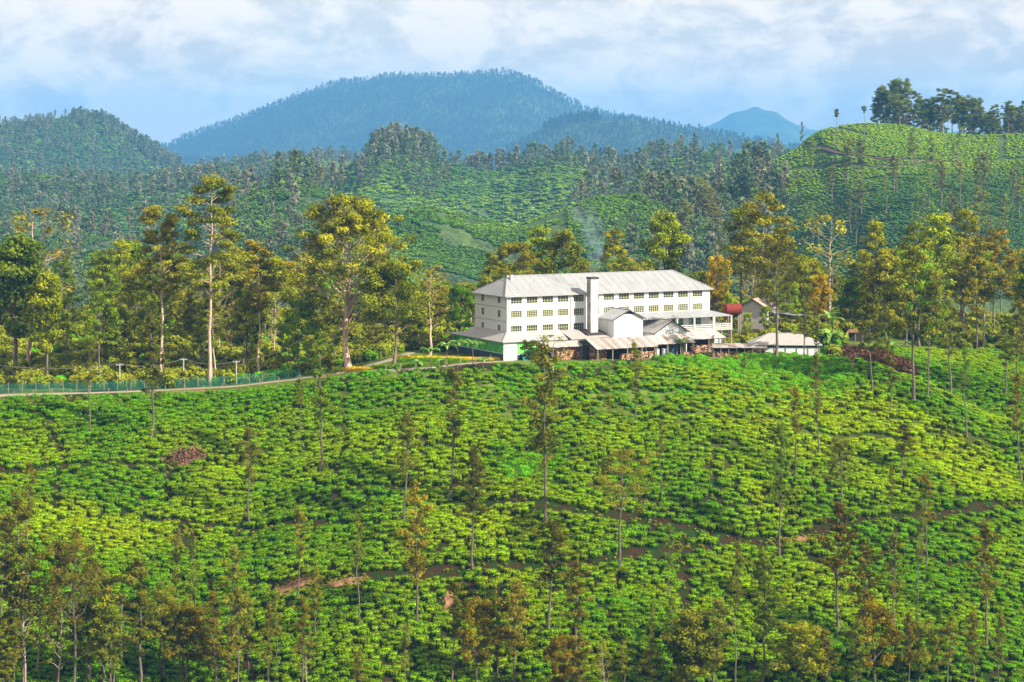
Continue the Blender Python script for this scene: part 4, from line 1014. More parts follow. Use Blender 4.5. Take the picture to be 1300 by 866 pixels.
# clipped garden beds
def bed(px0, px1, py, w, h, mat, label, n=140, ls=.25, name='hedge', cat='hedge', depth=None, dy=0):
    x0, y0_, _ = at(px0, py); x1, y1_, _ = at(px1, py + dy); L_ = math.hypot(x1 - x0, y1_ - y0_); rs_ = np.random.RandomState(int(px0 + py))
    nu = max(4, int(L_ / .8)); us = np.linspace(0, 1, nu); prof_ = np.array([(-.5, -.3), (-.52, .75), (-.3, 1.0), (0, 1.04), (.3, 1.0), (.52, .75), (.5, -.3)])
    V_ = []
    ox, oy = x0, y0_; oz = float(Z(x0, y0_))
    ux, uy = (x1 - x0) / L_, (y1_ - y0_) / L_
    for u_ in us:
        cx, cy = x0 + (x1 - x0) * u_, y0_ + (y1_ - y0_) * u_; ef = .75 if u_ in (0, 1) else 1
        for a, c in prof_:
            xx, yy = cx - uy * a * w * ef, cy + ux * a * w * ef
            V_.append((xx - ox, yy - oy, float(Z(xx, yy)) - oz + c * h * ef * (1 + .08 * math.sin(u_ * 37 + px0))))
    V_ = np.array(V_); i = (np.arange(nu - 1)[:, None] * 7 + np.arange(6)[None]).ravel(); q = np.stack([i, i + 7, i + 8, i + 1], 1)
    k = rs_.randint(0, len(V_) - 8, n * max(1, int(L_ / 4))); f_ = rs_.rand(len(k), 2)
    k = k[(k % 7) < 6]; f_ = f_[:len(k)]
    C = V_[k] * (1 - f_[:, :1]) * (1 - f_[:, 1:]) + V_[k + 1] * (1 - f_[:, :1]) * f_[:, 1:] + V_[np.minimum(k + 7, len(V_) - 1)] * f_[:, :1] * (1 - f_[:, 1:]) + V_[np.minimum(k + 8, len(V_) - 1)] * f_[:, :1] * f_[:, 1:]
    lv = leaf_quads(rs_, C + rs_.normal(0, .05, C.shape), ls, .5, 1.4)
    me = mesh_np(name, np.vstack([V_, lv]), np.vstack([q, np.arange(len(lv)).reshape(-1, 4) + len(V_)]), mats=[mat])
    set_attr(me, "tint", np.r_[np.full(len(q), .4), rs_.uniform(.1, 1, len(C))])
    return link(name, me, loc=(ox, oy, oz), label=label, cat=cat)
bed(434, 470, 471, 1.5, .7, M['yel'], "yellow clipped hedge at the bend of the road", n=200)
bed(470, 500, 468.5, 1.6, .8, M['tea'], "green clipped hedge right of the yellow one by the road", n=200)
bed(520, 640, 457.0, 1.6, .5, M['yel'], "long golden hedge edging the lawn below the glazed wing", n=160)
bed(497, 552, 455.2, 1.4, .5, M['yel'], "orange yellow hedge curving at the lawn's left end", n=160)
bed(500, 590, 461.0, 1.2, .9, M['tea'], "dark green hedge stepping down below the golden hedge", n=180)
bed(500, 560, 466.5, 1.0, .6, M['tea'], "lowest green hedge above the garden path", n=180)
bed(922, 944, 457, 2.0, .9, M['flow'], "bed of red-orange flowers below the woodpiles", n=500, ls=.2, name='flower_bed', cat='flower bed')
# lawn patch
lw = region(1, [(520, 460), (640, 456), (650, 460), (560, 468)]) 
# bare earth patches
def patch(name, px, py, rx, ry, mat, label=None, lump=.0, n=64, kind='structure', zo=.10, tilt=0):
    cx, cy, _ = at(px, py); V_ = [(cx, cy, float(Z(cx, cy)) + zo + lump)]; Q_ = []; rs_ = np.random.RandomState(int(px))
    rings = 9
    for r_ in range(1, rings + 1):
        for k_ in range(n):
            a = k_ * 2 * math.pi / n; q_ = r_ / rings * (1 + .22 * math.sin(2 * a + px) + .12 * math.sin(5 * a) + .45 * (r_ / rings) * float(fbm(math.cos(a) * 2 + px, math.sin(a) * 2, .8, 3))); xx = cx + rx * q_ * math.cos(a) + tilt * ry * q_ * math.sin(a); yy = cy + ry * q_ * math.sin(a)
            V_.append((xx, yy, float(Z(xx, yy)) + (zo + lump * (1 - (r_ / rings) ** 2) + (rs_.normal(0, .10) if lump else 0) if r_ < rings else -.25)))
    T_ = [(0, 1 + k_, 1 + (k_ + 1) % n) for k_ in range(n)]
    for r_ in range(rings - 1):
        for k_ in range(n): Q_.append((1 + r_ * n + k_, 1 + (r_ + 1) * n + k_, 1 + (r_ + 1) * n + (k_ + 1) % n, 1 + r_ * n + (k_ + 1) % n))
    return link(name, mesh_np(name, V_, np.array(Q_), np.array(T_), mats=[mat]), kind=kind)
patch('bare_ground', 1115, 466, 10.0, 15.0, M['darksoil'], lump=.6)
patch('bare_ground', 1150, 452, 2.2, 2.2, M['soil'], lump=.5)
patch('bare_ground', 375, 743, 5.5, 1.6, M['soil'], lump=.25)
patch('bare_ground', 435, 741, 4.0, 1.3, M['soil'], lump=.25)
patch('bare_ground', 1022, 685, 4.2, .8, M['soil']); patch('bare_ground', 1047, 537, 1.3, .8, M['soil']); patch('bare_ground', 570, 765, 1.3, 2.4, M['soil'])
patch('bare_ground', 975, 536, 2.6, .6, M['soil']); patch('bare_ground', 1208, 614, 1, 1.3, M['soil']); patch('bare_ground', 415, 478, 2.5, 1.2, M['soil']); patch('bare_ground', 240, 497, 5, .7, M['soil'])
patch('bare_ground', 236, 585, 3.8, 2.2, M['straw'], lump=.5)
rs_ = np.random.RandomState(14); cx, cy, _ = at(1115, 466); aa = rs_.uniform(0, 6.28, 5200); rr2 = np.sqrt(rs_.rand(5200)); C = np.stack([cx + 9.6 * rr2 * np.cos(aa), cy + 14.5 * rr2 * np.sin(aa)], 1)
C = np.c_[C, Z(C[:, 0], C[:, 1]) + .75 * (1 - rr2 ** 2) + rs_.uniform(.05, .6, len(C))]; M['twig'] = foliage("cut_brushwood", (.05, .028, .010), (.30, .18, .08), trans=.05)
link("brushwood", leaf_mesh("brushwood", rs_, C, rs_.rand(len(C)) * .7, .42, M['twig'], up=.1, el=3.2), kind='stuff', label="heap of cut dark red brushwood on the bank right of the banana clump")
pp = []
for (cx_, cy_), rx_, ry_ in BARE:
    if rx_ > 9: continue
    n_ = int(14 * (rx_ + ry_)); aa = rs_.uniform(0, 6.28, n_); q_ = rs_.uniform(.55, 1.25, n_); pp.append(np.stack([cx_ + rx_ * q_ * np.cos(aa), cy_ + ry_ * q_ * np.sin(aa)], 1))
for a, c, hw_ in PSEG:
    L_ = math.hypot(c[0] - a[0], c[1] - a[1]); n_ = int(L_ * .7); t_ = rs_.rand(n_, 1); pp.append(np.array(a)[None] * (1 - t_) + np.array(c)[None] * t_ + rs_.normal(0, .45, (n_, 2)))
put('bank_weeds', np.concatenate(pp), [unlinked("low_weed_shape", m) for m in SHRUB], .10, .30, "low weeds straggling over the bare banks and picking paths", seed=15, zoff=-.02)
# dead stalks over the brown patch
rs_ = np.random.RandomState(4); cx, cy, _ = at(236, 583); C = np.stack([cx + np.clip(rs_.normal(0, 2.0, 900), -5, 5), cy + np.clip(rs_.normal(0, 1.1, 900), -3, 3)], 1); C = np.c_[C, Z(C[:, 0], C[:, 1]) + rs_.uniform(.2, 1.6, 900)]
me = leaf_mesh("dead_bushes", rs_, C, rs_.rand(900), .3, M['straw'], up=-.3, el=2.4); link('dead_bushes', me, kind='stuff', label="clump of brown dead bushes among the tea")
# rock
x, y, z = at(972, 480); mb = MB(); rr_ = random.Random(3)
V_ = []; 
for i in range(5):
    for k_ in range(8):
        a = k_ * .785; e_ = i * .39; V_.append((1.2 * math.cos(a) * math.cos(e_) * rr_.uniform(.85, 1.1), .8 * math.sin(a) * math.cos(e_) * rr_.uniform(.85, 1.1), .95 * math.sin(e_) - .2))
mb.add(V_, [(i * 8 + k_, i * 8 + (k_ + 1) % 8, (i + 1) * 8 + (k_ + 1) % 8, (i + 1) * 8 + k_) for i in range(4) for k_ in range(8)])
mb.obj('boulder', M['rock'], loc=(x, y, z + .3), label="pale boulder in the creepers below the low shed", cat='boulder')

# fence along the road
t = thing('net_fence', (float(RP[0][0]), float(RP[0][1]), float(Z(RP[0][0], RP[0][1]))), 0, "green net fence on posts behind the road at the wood's edge", 'fence')
T_ = np.gradient(RP, axis=0); T_ /= np.linalg.norm(T_, axis=1)[:, None]; off = RP + np.stack([-T_[:, 1], T_[:, 0]], 1) * 2.9
acc = np.r_[0, np.cumsum(np.linalg.norm(np.diff(off, axis=0), axis=1))]
tot = min(acc[-1] - 12, 78); O = Vector((float(RP[0][0]), float(RP[0][1]), float(Z(RP[0][0], RP[0][1]))))
def fp(s_): xx = float(np.interp(s_, acc, off[:, 0])); yy = float(np.interp(s_, acc, off[:, 1])); return Vector((xx, yy, float(Z(xx, yy)))) - O
pm = MB(); pm.beam((0, 0, -.5), (0, 0, 2.3), .12); pm = pm.mesh('post', M['wood'])
s_ = 0
while s_ < tot:
    a, c = fp(s_), fp(s_ + 3.0); link('post', pm, t, loc=a)
    mb = MB(); nx = 14
    for i in range(1, nx): q = a + (c - a) * i / nx; mb.beam(q + Vector((0, 0, .05)), q + Vector((0, 0, 2.0)), .035)
    for z_ in np.linspace(.08, 2.0, 10): mb.beam(a + Vector((0, 0.01, z_)), c + Vector((0, 0.01, z_)), .035)
    mb.obj('net_panel', M['net'], t); s_ += 3.0
# utility poles and cable
POLES = []
for i, (px_, py_, tp_, lab) in enumerate([(233, 489, 455, "pale concrete cable pole between the two tall gum trees"), (300, 487, 458, "pale concrete cable pole right of the tall slender gum tree"), (152, 494, 462, "pale concrete cable pole near the left bend of the road")]):
    x, y, z = at(px_, py_); hgt = (py_ - tp_) / F * y
    t = thing('cable_pole', (x, y, z), 0, lab, 'pole', 'cable poles along the road'); mb = MB(); mb.cyl((0, 0, -.5), (0, 0, hgt), .17, .12, 8); mb.obj('shaft', M['conc'], t)
    mb = MB(); mb.box(-.8, .8, -.06, .06, hgt - .35, hgt - .2); [mb.cyl((a, 0, hgt - .2), (a, 0, hgt), .06, n=6) for a in (-.7, .7)]; mb.obj('crossarm', M['conc'], t); POLES.append(Vector((x, y, z + hgt)))
POLES.sort(key=lambda v: v.x)
mb = MB()
ends = [Vector((POLES[0].x - 30, POLES[0].y, POLES[0].z))] + POLES + [Vector((-48, 492, 55))]
for a, c in zip(ends[:-1], ends[1:]):
    n_ = 8
    for dx in (-.7, .7):
        pr = None
        for i in range(n_ + 1):
            k_ = i / n_; q = a.lerp(c, k_) + Vector((0, dx, -1.1 * 4 * k_ * (1 - k_)))
            if pr: mb.beam(pr, q, .022)
            pr = q
mb.obj('overhead_cable', M['wire'], label="thin overhead cables sagging between the concrete poles", cat='cable')
# white marker posts beside the road
pm = MB(); pm.box(-.07, .07, -.07, .07, -.4, 1.5); pm = pm.mesh('marker_post', M['wood'])
for i in range(17):
    px_ = 18 + i * 24; ry_ = float(np.interp(px_, [p[0] for p in ROADPX], [p[1] for p in ROADPX])) + 3.2; x, y, z = at(px_, ry_)
    link('marker_post', pm, loc=(x, y, z), sc=random.uniform(.8, 1.15), label="short wooden post on the near verge of the road", cat='post', group='short posts along the near verge of the road')
for i in range(8):
    px_ = 490 + i * 19; x, y, z = at(px_, 474 - i * 1.7)
    link('marker_post', pm, loc=(x, y, z), sc=1.3, label="dark garden post beside the path below the hedges", cat='post', group='garden posts beside the path below the hedges')

# ------------------------------------------------------------------ big leaved plants
def frond(L_, w, curl, rs_, ang, el0, z0=0., seg=6, fold=.25, ragged=True):
    V_, Q_ = [], []
    d = np.array([math.cos(ang), math.sin(ang)]); n_ = np.array([-d[1], d[0]])
    r_, z = 0., z0; e = el0
    for i in range(seg + 1):
        k_ = i / seg; ww = w * (math.sin(math.pi * min(1, k_ * .93 + .06)) ** .55) * .5 * (rs_.uniform(.8, 1.1) if ragged else 1)
        c = np.array([d[0] * r_, d[1] * r_, z])
        V_ += [c + np.r_[n_ * ww, fold * ww], c + [0, 0, -.02], c + np.r_[-n_ * ww, fold * ww]]
        r_ += L_ / seg * math.cos(e); z += L_ / seg * math.sin(e); e -= curl / seg
    for i in range(seg):
        b0 = i * 3; Q_ += [(b0, b0 + 1, b0 + 4, b0 + 3), (b0 + 1, b0 + 2, b0 + 5, b0 + 4)]
    return V_, Q_
def big_plant(name, loc, trunk_h, nl, L_, w, label, cat, group=None, trunk_r=.12, seed=0, mat='frond', stems=1, curl=1.6, el=1.1):
    rs_ = np.random.RandomState(seed); t = thing(name, loc, 0, label, cat, group)
    for s in range(stems):
        ox, oy = (0, 0) if stems == 1 else (rs_.uniform(-1.2, 1.2), rs_.uniform(-.9, .9)); hh = trunk_h * rs_.uniform(.7, 1.1) if stems > 1 else trunk_h
        V_, Q_ = [], []; tube(V_, Q_, [(ox, oy, -.4), (ox + .05, oy, hh * .5), (ox, oy, hh)], [trunk_r * 1.2, trunk_r, trunk_r * .8], 6)
        link('stem', mesh_np('stem', np.concatenate(V_), np.concatenate(Q_), mats=[M['bark'] if stems == 1 else M['frond']], smooth=True), t)
        for i in range(nl):
            v, q = frond(L_ * rs_.uniform(.75, 1.1), w, curl * rs_.uniform(.8, 1.3), rs_, i * 2.4 + rs_.uniform(-.3, .3), el * rs_.uniform(.65, 1.25)); v = np.array(v) + [ox, oy, hh]
            me = mesh_np('leaf', v, np.array(q), mats=[M[mat]]); set_attr(me, 'tint', np.full(len(q), rs_.uniform(.2, 1))); link('leaf', me, t)
x, y, z = at(1060, 447)
big_plant('banana_plant', (x - 1, y, z), 3.2, 11, 5.2, 1.5, "large banana clump with broad pale leaves right of the low shed", 'banana plant', stems=3, seed=1, trunk_r=.22)
x, y, z = at(1132, 452); big_plant('banana_plant', (x, y, z), 2.0, 7, 3.2, .8, "smaller banana plant beside the brown brushwood slope", 'banana plant', stems=2, seed=2, trunk_r=.18)
x, y = 79., 535.; z = float(Z(x, y)); big_plant('banana_plant', (x, y, z + 1), 5.0, 8, 4.2, 1.0, "banana plant standing above the hut and low shed", 'banana plant', stems=2, seed=3, trunk_r=.2)
for i, (px_, py_, tp_, lab) in enumerate([(547, 472, 440, "papaya tree furthest from the glazed wing"), (567, 470, 432, "papaya tree in front of the wing's left end"), (581, 468, 428, "tallest papaya tree before the green windows"), (600, 468, 430, "papaya tree at the right end of the green windows"),
        (530, 476, 458, "little papaya sapling on the garden path's near side"), (560, 476, 456, "papaya sapling with white stem below the hedges"), (613, 470, 455, "papaya sapling nearest the white wing wall"), (866, 452, 428, "papaya tree before the dark shed door")]):
    x, y, z = at(px_, py_); hh = (py_ - tp_) / F * y; big_plant('papaya_tree', (x, y, z), hh * .78, 14, 1.2 + hh * .26, .75, lab, 'papaya tree', trunk_r=.09, seed=20 + i, curl=1.5, el=.8)
# ------------------------------------------------------------------ trees standing in the tea
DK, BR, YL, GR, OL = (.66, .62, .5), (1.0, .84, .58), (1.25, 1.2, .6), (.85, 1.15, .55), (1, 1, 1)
# (px, base, top, kind, variant, width, tint, label)
T1 = [
 (192, 556, 400, 'oak', 2, 1.0, DK, "dark trunked silver oak in the tea below the road, left of the brown patch"),
 (115, 555, 432, 'oak', 3, .9, OL, "pale thin silver oak in the upper left tea, below the road"),
 (407, 600, 422, 'oak', 0, 1.1, GR, "straight dark-stemmed tree with small round crown right below the road bend"),
 (380, 552, 480, 'oak', 3, .9, BR, "thin brown sapling just left of the straight stem below the road bend"),
 (568, 640, 462, 'oak', 1, 1.1, DK, "dark feathery oak in the tea below the glazed wing"),
 (513, 664, 524, 'oak', 4, 1.0, OL, "olive crowned silver oak in the tea left of centre"),
 (693, 670, 432, 'oak', 2, 1.05, (.85, .75, .6), "tallest silver oak of the tea slope, reaching up to the firewood shed"),
 (808, 545, 434, 'oak', 5, .95, OL, "slim oak in front of the rusty shed's right end"),
 (788, 727, 568, 'spread', 0, 1.0, YL, "wide yellowish tree with forked branches in the middle of the tea"),
 (600, 724, 568, 'oak', 0, 1.1, DK, "brownish oak with pale trunk just left of the tallest oak"),
 (317, 668, 542, 'oak', 4, 1.0, OL, "short olive oak right of the brown patch"),
 (36, 742, 586, 'oak', 3, .9, BR, "thin brown oak near the left edge of the tea"),
 (530, 800, 614, 'oak', 2, .95, (1.4, 1.0, .6), "orange-tinged feathery oak left of centre, low on the slope"),
 (457, 797, 655, 'oak', 3, .8, OL, "sparse little oak with white trunk near the earth bank"),
 (697, 808, 662, 'oak', 0, 1.45, (.6, .55, .42), "dark dense crowned oak low on the slope below the tallest oak"),
 (375, 766, 642, 'oak', 1, .9, BR, "brownish oak standing on the bare earth bank"),
 (840, 634, 536, 'oak', 3, .75, BR, "spindly pole-like oak right of centre"),
 (850, 766, 664, 'oak', 4, .7, GR, "small green oak beside the vertical ditch"),
 (1009, 606, 488, 'oak', 1, .8, BR, "thin brown oak in the tea below the low shed"),
 (990, 712, 538, 'oak', 0, .95, GR, "green oak with dark trunk beside the red earth path"),
 (1040, 582, 446, 'oak', 5, .8, OL, "slender oak with bent top in front of the creeper bank"),
 (1068, 668, 556, 'spread', 1, .85, DK, "dark spreading crown above the red earth path"),
 (1064, 804, 638, 'oak', 4, 1.2, (.72, .52, .42), "brown crowned oak with long bare trunk below the red earth path"),
 (1175, 724, 598, 'oak', 1, 1.0, BR, "brown oak with white lower trunk crossing the right-hand path"),
 (1145, 604, 538, 'oak', 0, 1.6, DK, "short dark bushy oak on the bright spur"),
 (965, 876, 698, 'oak', 2, 1.05, GR, "yellow-green oak with pale trunk at the foot of the slope right of the ditch"),
 (1252, 824, 664, 'oak', 0, 1.05, (.9, .72, .5), "brown-green oak low near the right edge"),
 (1227, 556, 444, 'oak', 3, .95, GR, "slim oak standing on the end of the bright spur"),
 (1297, 612, 470, 'oak', 1, .9, BR, "pale trunk at the right edge above the path"),
 (945, 490, 448, 'oak', 3, 1.0, OL, "grey sapling on the brow below the flower bed"),
 (655, 640, 590, 'oak', 3, .6, GR, "tiny pale stemmed sapling left of the tallest oak's trunk"),
 (776, 545, 500, 'oak', 1, .8, BR, "small brown sapling in the scrubby upper tea"),
 (1130, 664, 590, 'oak', 5, .6, OL, "young olive sapling left of the white-trunked brown oak"),
 (1107, 502, 372, 'tall', 1, .8, DK, "tall forest edge tree with white painted foot left of the thick trunk"),
 (1130, 528, 430, 'oak', 5, .9, BR, "thin tree before the brown brushwood slope"),
 (1160, 513, 305, 'tall', 2, 1.0, OL, "thick trunked tree right of the brushwood slope"),
 (1177, 510, 340, 'tall', 1, .7, GR, "slender companion just right of the thick trunk"),
 (1206, 506, 380, 'oak', 4, 1.2, OL, "olive tree with thin trunk behind the spur"),
 (1275, 505, 400, 'oak', 0, 1.2, GR, "green crowned tree behind the spur near the right edge"),
 (1289, 500, 380, 'tall', 0, .7, OL, "tree half out of frame at the right, behind the spur"),
 (985, 447, 292, 'spread', 1, 1.0, (.8, .75, .6), "forked tree with bare straight trunk in front of the low shed's roof"),
 (1022, 449, 372, 'oak', 0, 1.3, OL, "small olive tree in front of the low shed's wall"),
 (1038, 470, 405, 'oak', 1, .8, (.9, .8, .6), "thin stem at the corner of the low shed"),
 (703, 480, 425, 'bare', 0, 1.6, (1.1, .8, .65), "half-bare twiggy tree in front of the small shed"),
 (676, 470, 432, 'round', 0, .8, DK, "dark shrubby tree beside the blue-green sheet"),
 (905, 452, 425, 'oak', 3, .9, OL, "thin sapling by the veranda's outer posts"),
]
# lower cluster, feet below the picture
T2 = [
 (28, 880, 640, 'oak', 2, 1.0, (.75,.65,.5), "leftmost tall oak of the lower left grove"), (72, 870, 700, 'oak', 0, 1.1, (.8, .7, .5), "second oak from the left in the lower left grove"),
 (92, 905, 690, 'spread', 0, .85, BR, "broad brown tree with thick pale trunk in the lower left grove"), (130, 885, 740, 'oak', 1, 1.1, OL, "low olive oak beside the broad brown tree"),
 (182, 905, 722, 'oak', 0, 1.3, (.7, .6, .4), "dark dense oak in the middle of the lower left grove"), (205, 860, 750, 'oak', 4, 1.0, GR, "small greenish oak right of the dense dark one"),
 (226, 822, 686, 'oak', 1, .8, YL, "pale yellow oak with thin trunk at the grove's right side"), (247, 830, 700, 'oak', 3, 1.0, GR, "green slim oak paired with the pale yellow one"),
 (270, 900, 760, 'oak', 5, 1.2, BR, "brown oak at the bottom right of the lower left grove"), (291, 835, 706, 'oak', 4, .9, YL, "yellow-green oak above the dark gap in the tea"),
 (313, 862, 762, 'oak', 1, .8, OL, "small oak right of the yellow-green one"), (343, 890, 775, 'oak', 5, .8, BR, "short brown oak at the bottom, left of the bare bank's tree"),
 (402, 815, 735, 'oak', 2, .9, YL, "yellowish oak below the bare earth bank"), (385, 880, 770, 'oak', 0, .9, (1, .8, .55), "low brownish oak under the yellowish one"),
 (155, 850, 765, 'bare', 0, .8, BR, "twiggy low tree inside the lower left grove"), (48, 860, 745, 'bare', 1, .9, BR, "twiggy grey tree between the first two oaks at left"),
 (10, 870, 720, 'oak', 5, 1.2, DK, "dark oak cut by the lower left edge"), (110, 880, 770, 'round', 1, .8, OL, "leafy understory tree at the grove's foot"),
 (238, 880, 780, 'round', 2, .7, BR, "rusty leafed bushy tree at the bottom of the grove"), (575, 880, 752, 'oak', 3, 1.0, BR, "dark-stemmed oak on the reddish gully"),
 (603, 880, 770, 'round', 3, .7, (1.2, .9, .5), "golden brown bushy tree at the bottom centre"), (655, 885, 748, 'oak', 2, 1.25, (1.3, 1.0, .6), "broad orange-brown oak at the bottom centre"),
 (629, 875, 780, 'oak', 1, .9, OL, "low olive oak between the two golden trees"), (731, 845, 725, 'oak', 0, 1.1, (.95, .8, .5), "brown-green oak right of the dark dense one"),
 (718, 900, 820, 'round', 0, .6, (1.2, .85, .55), "rusty low shrub tree at bottom centre"), (880, 905, 790, 'round', 1, 1.0, (.95, .95, .6), "bushy green tree at the foot of the ditch"),
 (905, 900, 772, 'oak', 4, 1.3, OL, "olive oak rising from the bushes at the ditch's foot"), (1020, 890, 805, 'round', 2, .9, YL, "bright yellow-green bushy tree at the bottom right of centre"),
 (1045, 900, 812, 'oak', 5, 1.3, (1, .9, .6), "olive low oak beside the yellow-green bush"), (1098, 835, 704, 'oak', 0, 1.25, (1.05, .85, .55), "bronze crowned oak right of the long bare trunk"),
 (1112, 885, 778, 'round', 3, .8, (1.25, .9, .45), "orange leaved bushy tree at the lower right"), (1140, 858, 690, 'oak', 3, 1.0, OL, "sparse olive oak between bronze crown and right-hand path"),
 (1085, 900, 800, 'oak', 2, 1.1, GR, "green oak at the bottom under the bronze crown"), (1166, 880, 800, 'round', 0, .7, OL, "small bushy tree at the bottom right"),
 (1205, 900, 800, 'oak', 1, 1.1, BR, "brown oak at the bottom, right part"), (1270, 880, 790, 'oak', 5, 1.0, OL, "low oak at the lower right corner"),
 (1236, 890, 790, 'oak', 4, .9, (.85, .65, .5), "dark brown oak just left of the corner oak"), (790, 900, 825, 'oak', 3, .9, YL, "short yellowish oak top poking into the bottom edge"),
 (455, 905, 838, 'oak', 4, 1.0, YL, "small oak top at the bottom edge left of centre"), (515, 905, 800, 'oak', 1, .7, OL, "slim oak at the bottom edge left of centre"),
 (827, 890, 778, 'oak', 3, .5, OL, "pole-like sapling left of the ditch's foot"), (934, 880, 700, 'oak', 3, .6, OL, "thin pale sapling beside the yellow-green oak"),
 (5, 800, 660, 'oak', 1, 1.0, DK, "shaded oak at the very left edge"), (1165, 800, 650, 'oak', 3, .6, OL, "spindly sapling below the white-trunked brown oak"),
]
T2 = [(a, b_, c - 12, d, e_, f_ * 1.02, g_, h_) for a, b_, c, d, e_, f_, g_, h_ in T2]
rs9 = np.random.RandomState(77); CN = [((1.05, .88, .6), 'brown-leaved'), ((1.3, 1.2, .5), 'golden olive'), ((1., 1.1, .5), 'olive'), ((1.3, 1.05, .5), 'tawny')]
for i in range(24):
    pxa = rs9.uniform(-10, 330) if i < 15 else rs9.uniform(340, 1290); ba = rs9.uniform(860, 915); ta = ba - rs9.uniform(95, 165) + (0 if i < 15 else 45); ci = i % 4
    T2.append((pxa, ba, ta, ['oak', 'oak', 'bare', 'oak', 'spread'][i % 5], i, rs9.uniform(1.2, 1.6) * (.85 if i < 15 else .7) * (1 if i % 5 in (0, 3) else .75), CN[ci][0],
               f"{CN[ci][1]} {['oak', 'oak', 'half-bare tree', 'oak', 'spreading tree'][i % 5]} " + ("inside the lower left grove" if i < 15 else "along the bottom edge among the lowest tea")))
seenl = {}
for t_ in T2: seenl[t_[7]] = seenl.get(t_[7], 0) + 1
for px_, by_, ty_, kd, vr, wf, tn, lab in T1 + T2:
    x, y, z = px2w(px_, by_, 330, 640)
    if (px_, by_) in ((985, 447), (1022, 449)): y = 492.0; x = (px_ - 650) / F * y; z = float(Z(x, y))
    h = (by_ - ty_) / F * y
    tree(kd, vr, x, y, z - .1, h, wf * random.uniform(.95, 1.08) * (22. / max(8., h)) ** .35, tuple(c_ * .86 for c_ in tn), (.85, .85, .85), lab, (lab + ' group') if seenl.get(lab, 1) > 1 else None)

# ------------------------------------------------------------------ the tall gums and marked trees of the wood
T3 = [
 (267, 489, 224, 'gum', 0, .95, (.95, .9, .75), "tallest slender gum tree with clumped crown and pale pink trunk"),
 (205, 487, 262, 'gum', 1, .95, (1.0, .8, .65), "tall gum with brownish clumped crown left of the tallest gum"),
 (443, 470, 249, 'biggum', 0, 1.0, (1.25, 1.15, .7), "broad spreading gum tree with many pale limbs beside the garden"),
 (330, 482, 305, 'gum', 1, .9, (1.1, .85, .6), "middle-sized gum between the two great gums"),
 (35, 470, 262, 'bare', 0, 1.3, (1.1, .8, .6), "tall half-bare brown tree near the left edge"),
 (22, 480, 300, 'round', 1, 1.1, (.5, .6, .5), "dark dense tree at the left edge"),
 (500, 462, 330, 'round', 2, 1.0, (.95, 1.0, .7), "grey-green tree right of the spreading gum"),
 (545, 455, 335, 'bare', 1, 1.4, (1.1, .9, .7), "pale twiggy tree before the glazed wing's far end"),
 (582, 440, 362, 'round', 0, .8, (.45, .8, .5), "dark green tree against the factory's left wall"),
 (258, 470, 330, 'tall', 3, .9, OL, "tall olive tree beside the tallest gum's trunk"),
 (405, 465, 345, 'tall', 0, .9, (.8, .8, .7), "tree tucked against the spreading gum's left side"),
]
for px_, by_, ty_, kd, vr, wf, tn, lab in T3:
    x, y, z = px2w(px_, by_, 470, 640); h = (by_ - ty_) / F * y
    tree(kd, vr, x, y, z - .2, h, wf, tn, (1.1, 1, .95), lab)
def behind(px_, Yd_, ty_, kd, vr, wf, tn, lab, grp=None):
    x = (px_ - 650) / F * Yd_; z = float(Z(x, Yd_)); h = max(6., (H - (ty_ - HY) / F * Yd_) - z)
    tree(kd, vr, x, Yd_, z - .2, h, wf, tn, (1, 1, 1), lab, grp)
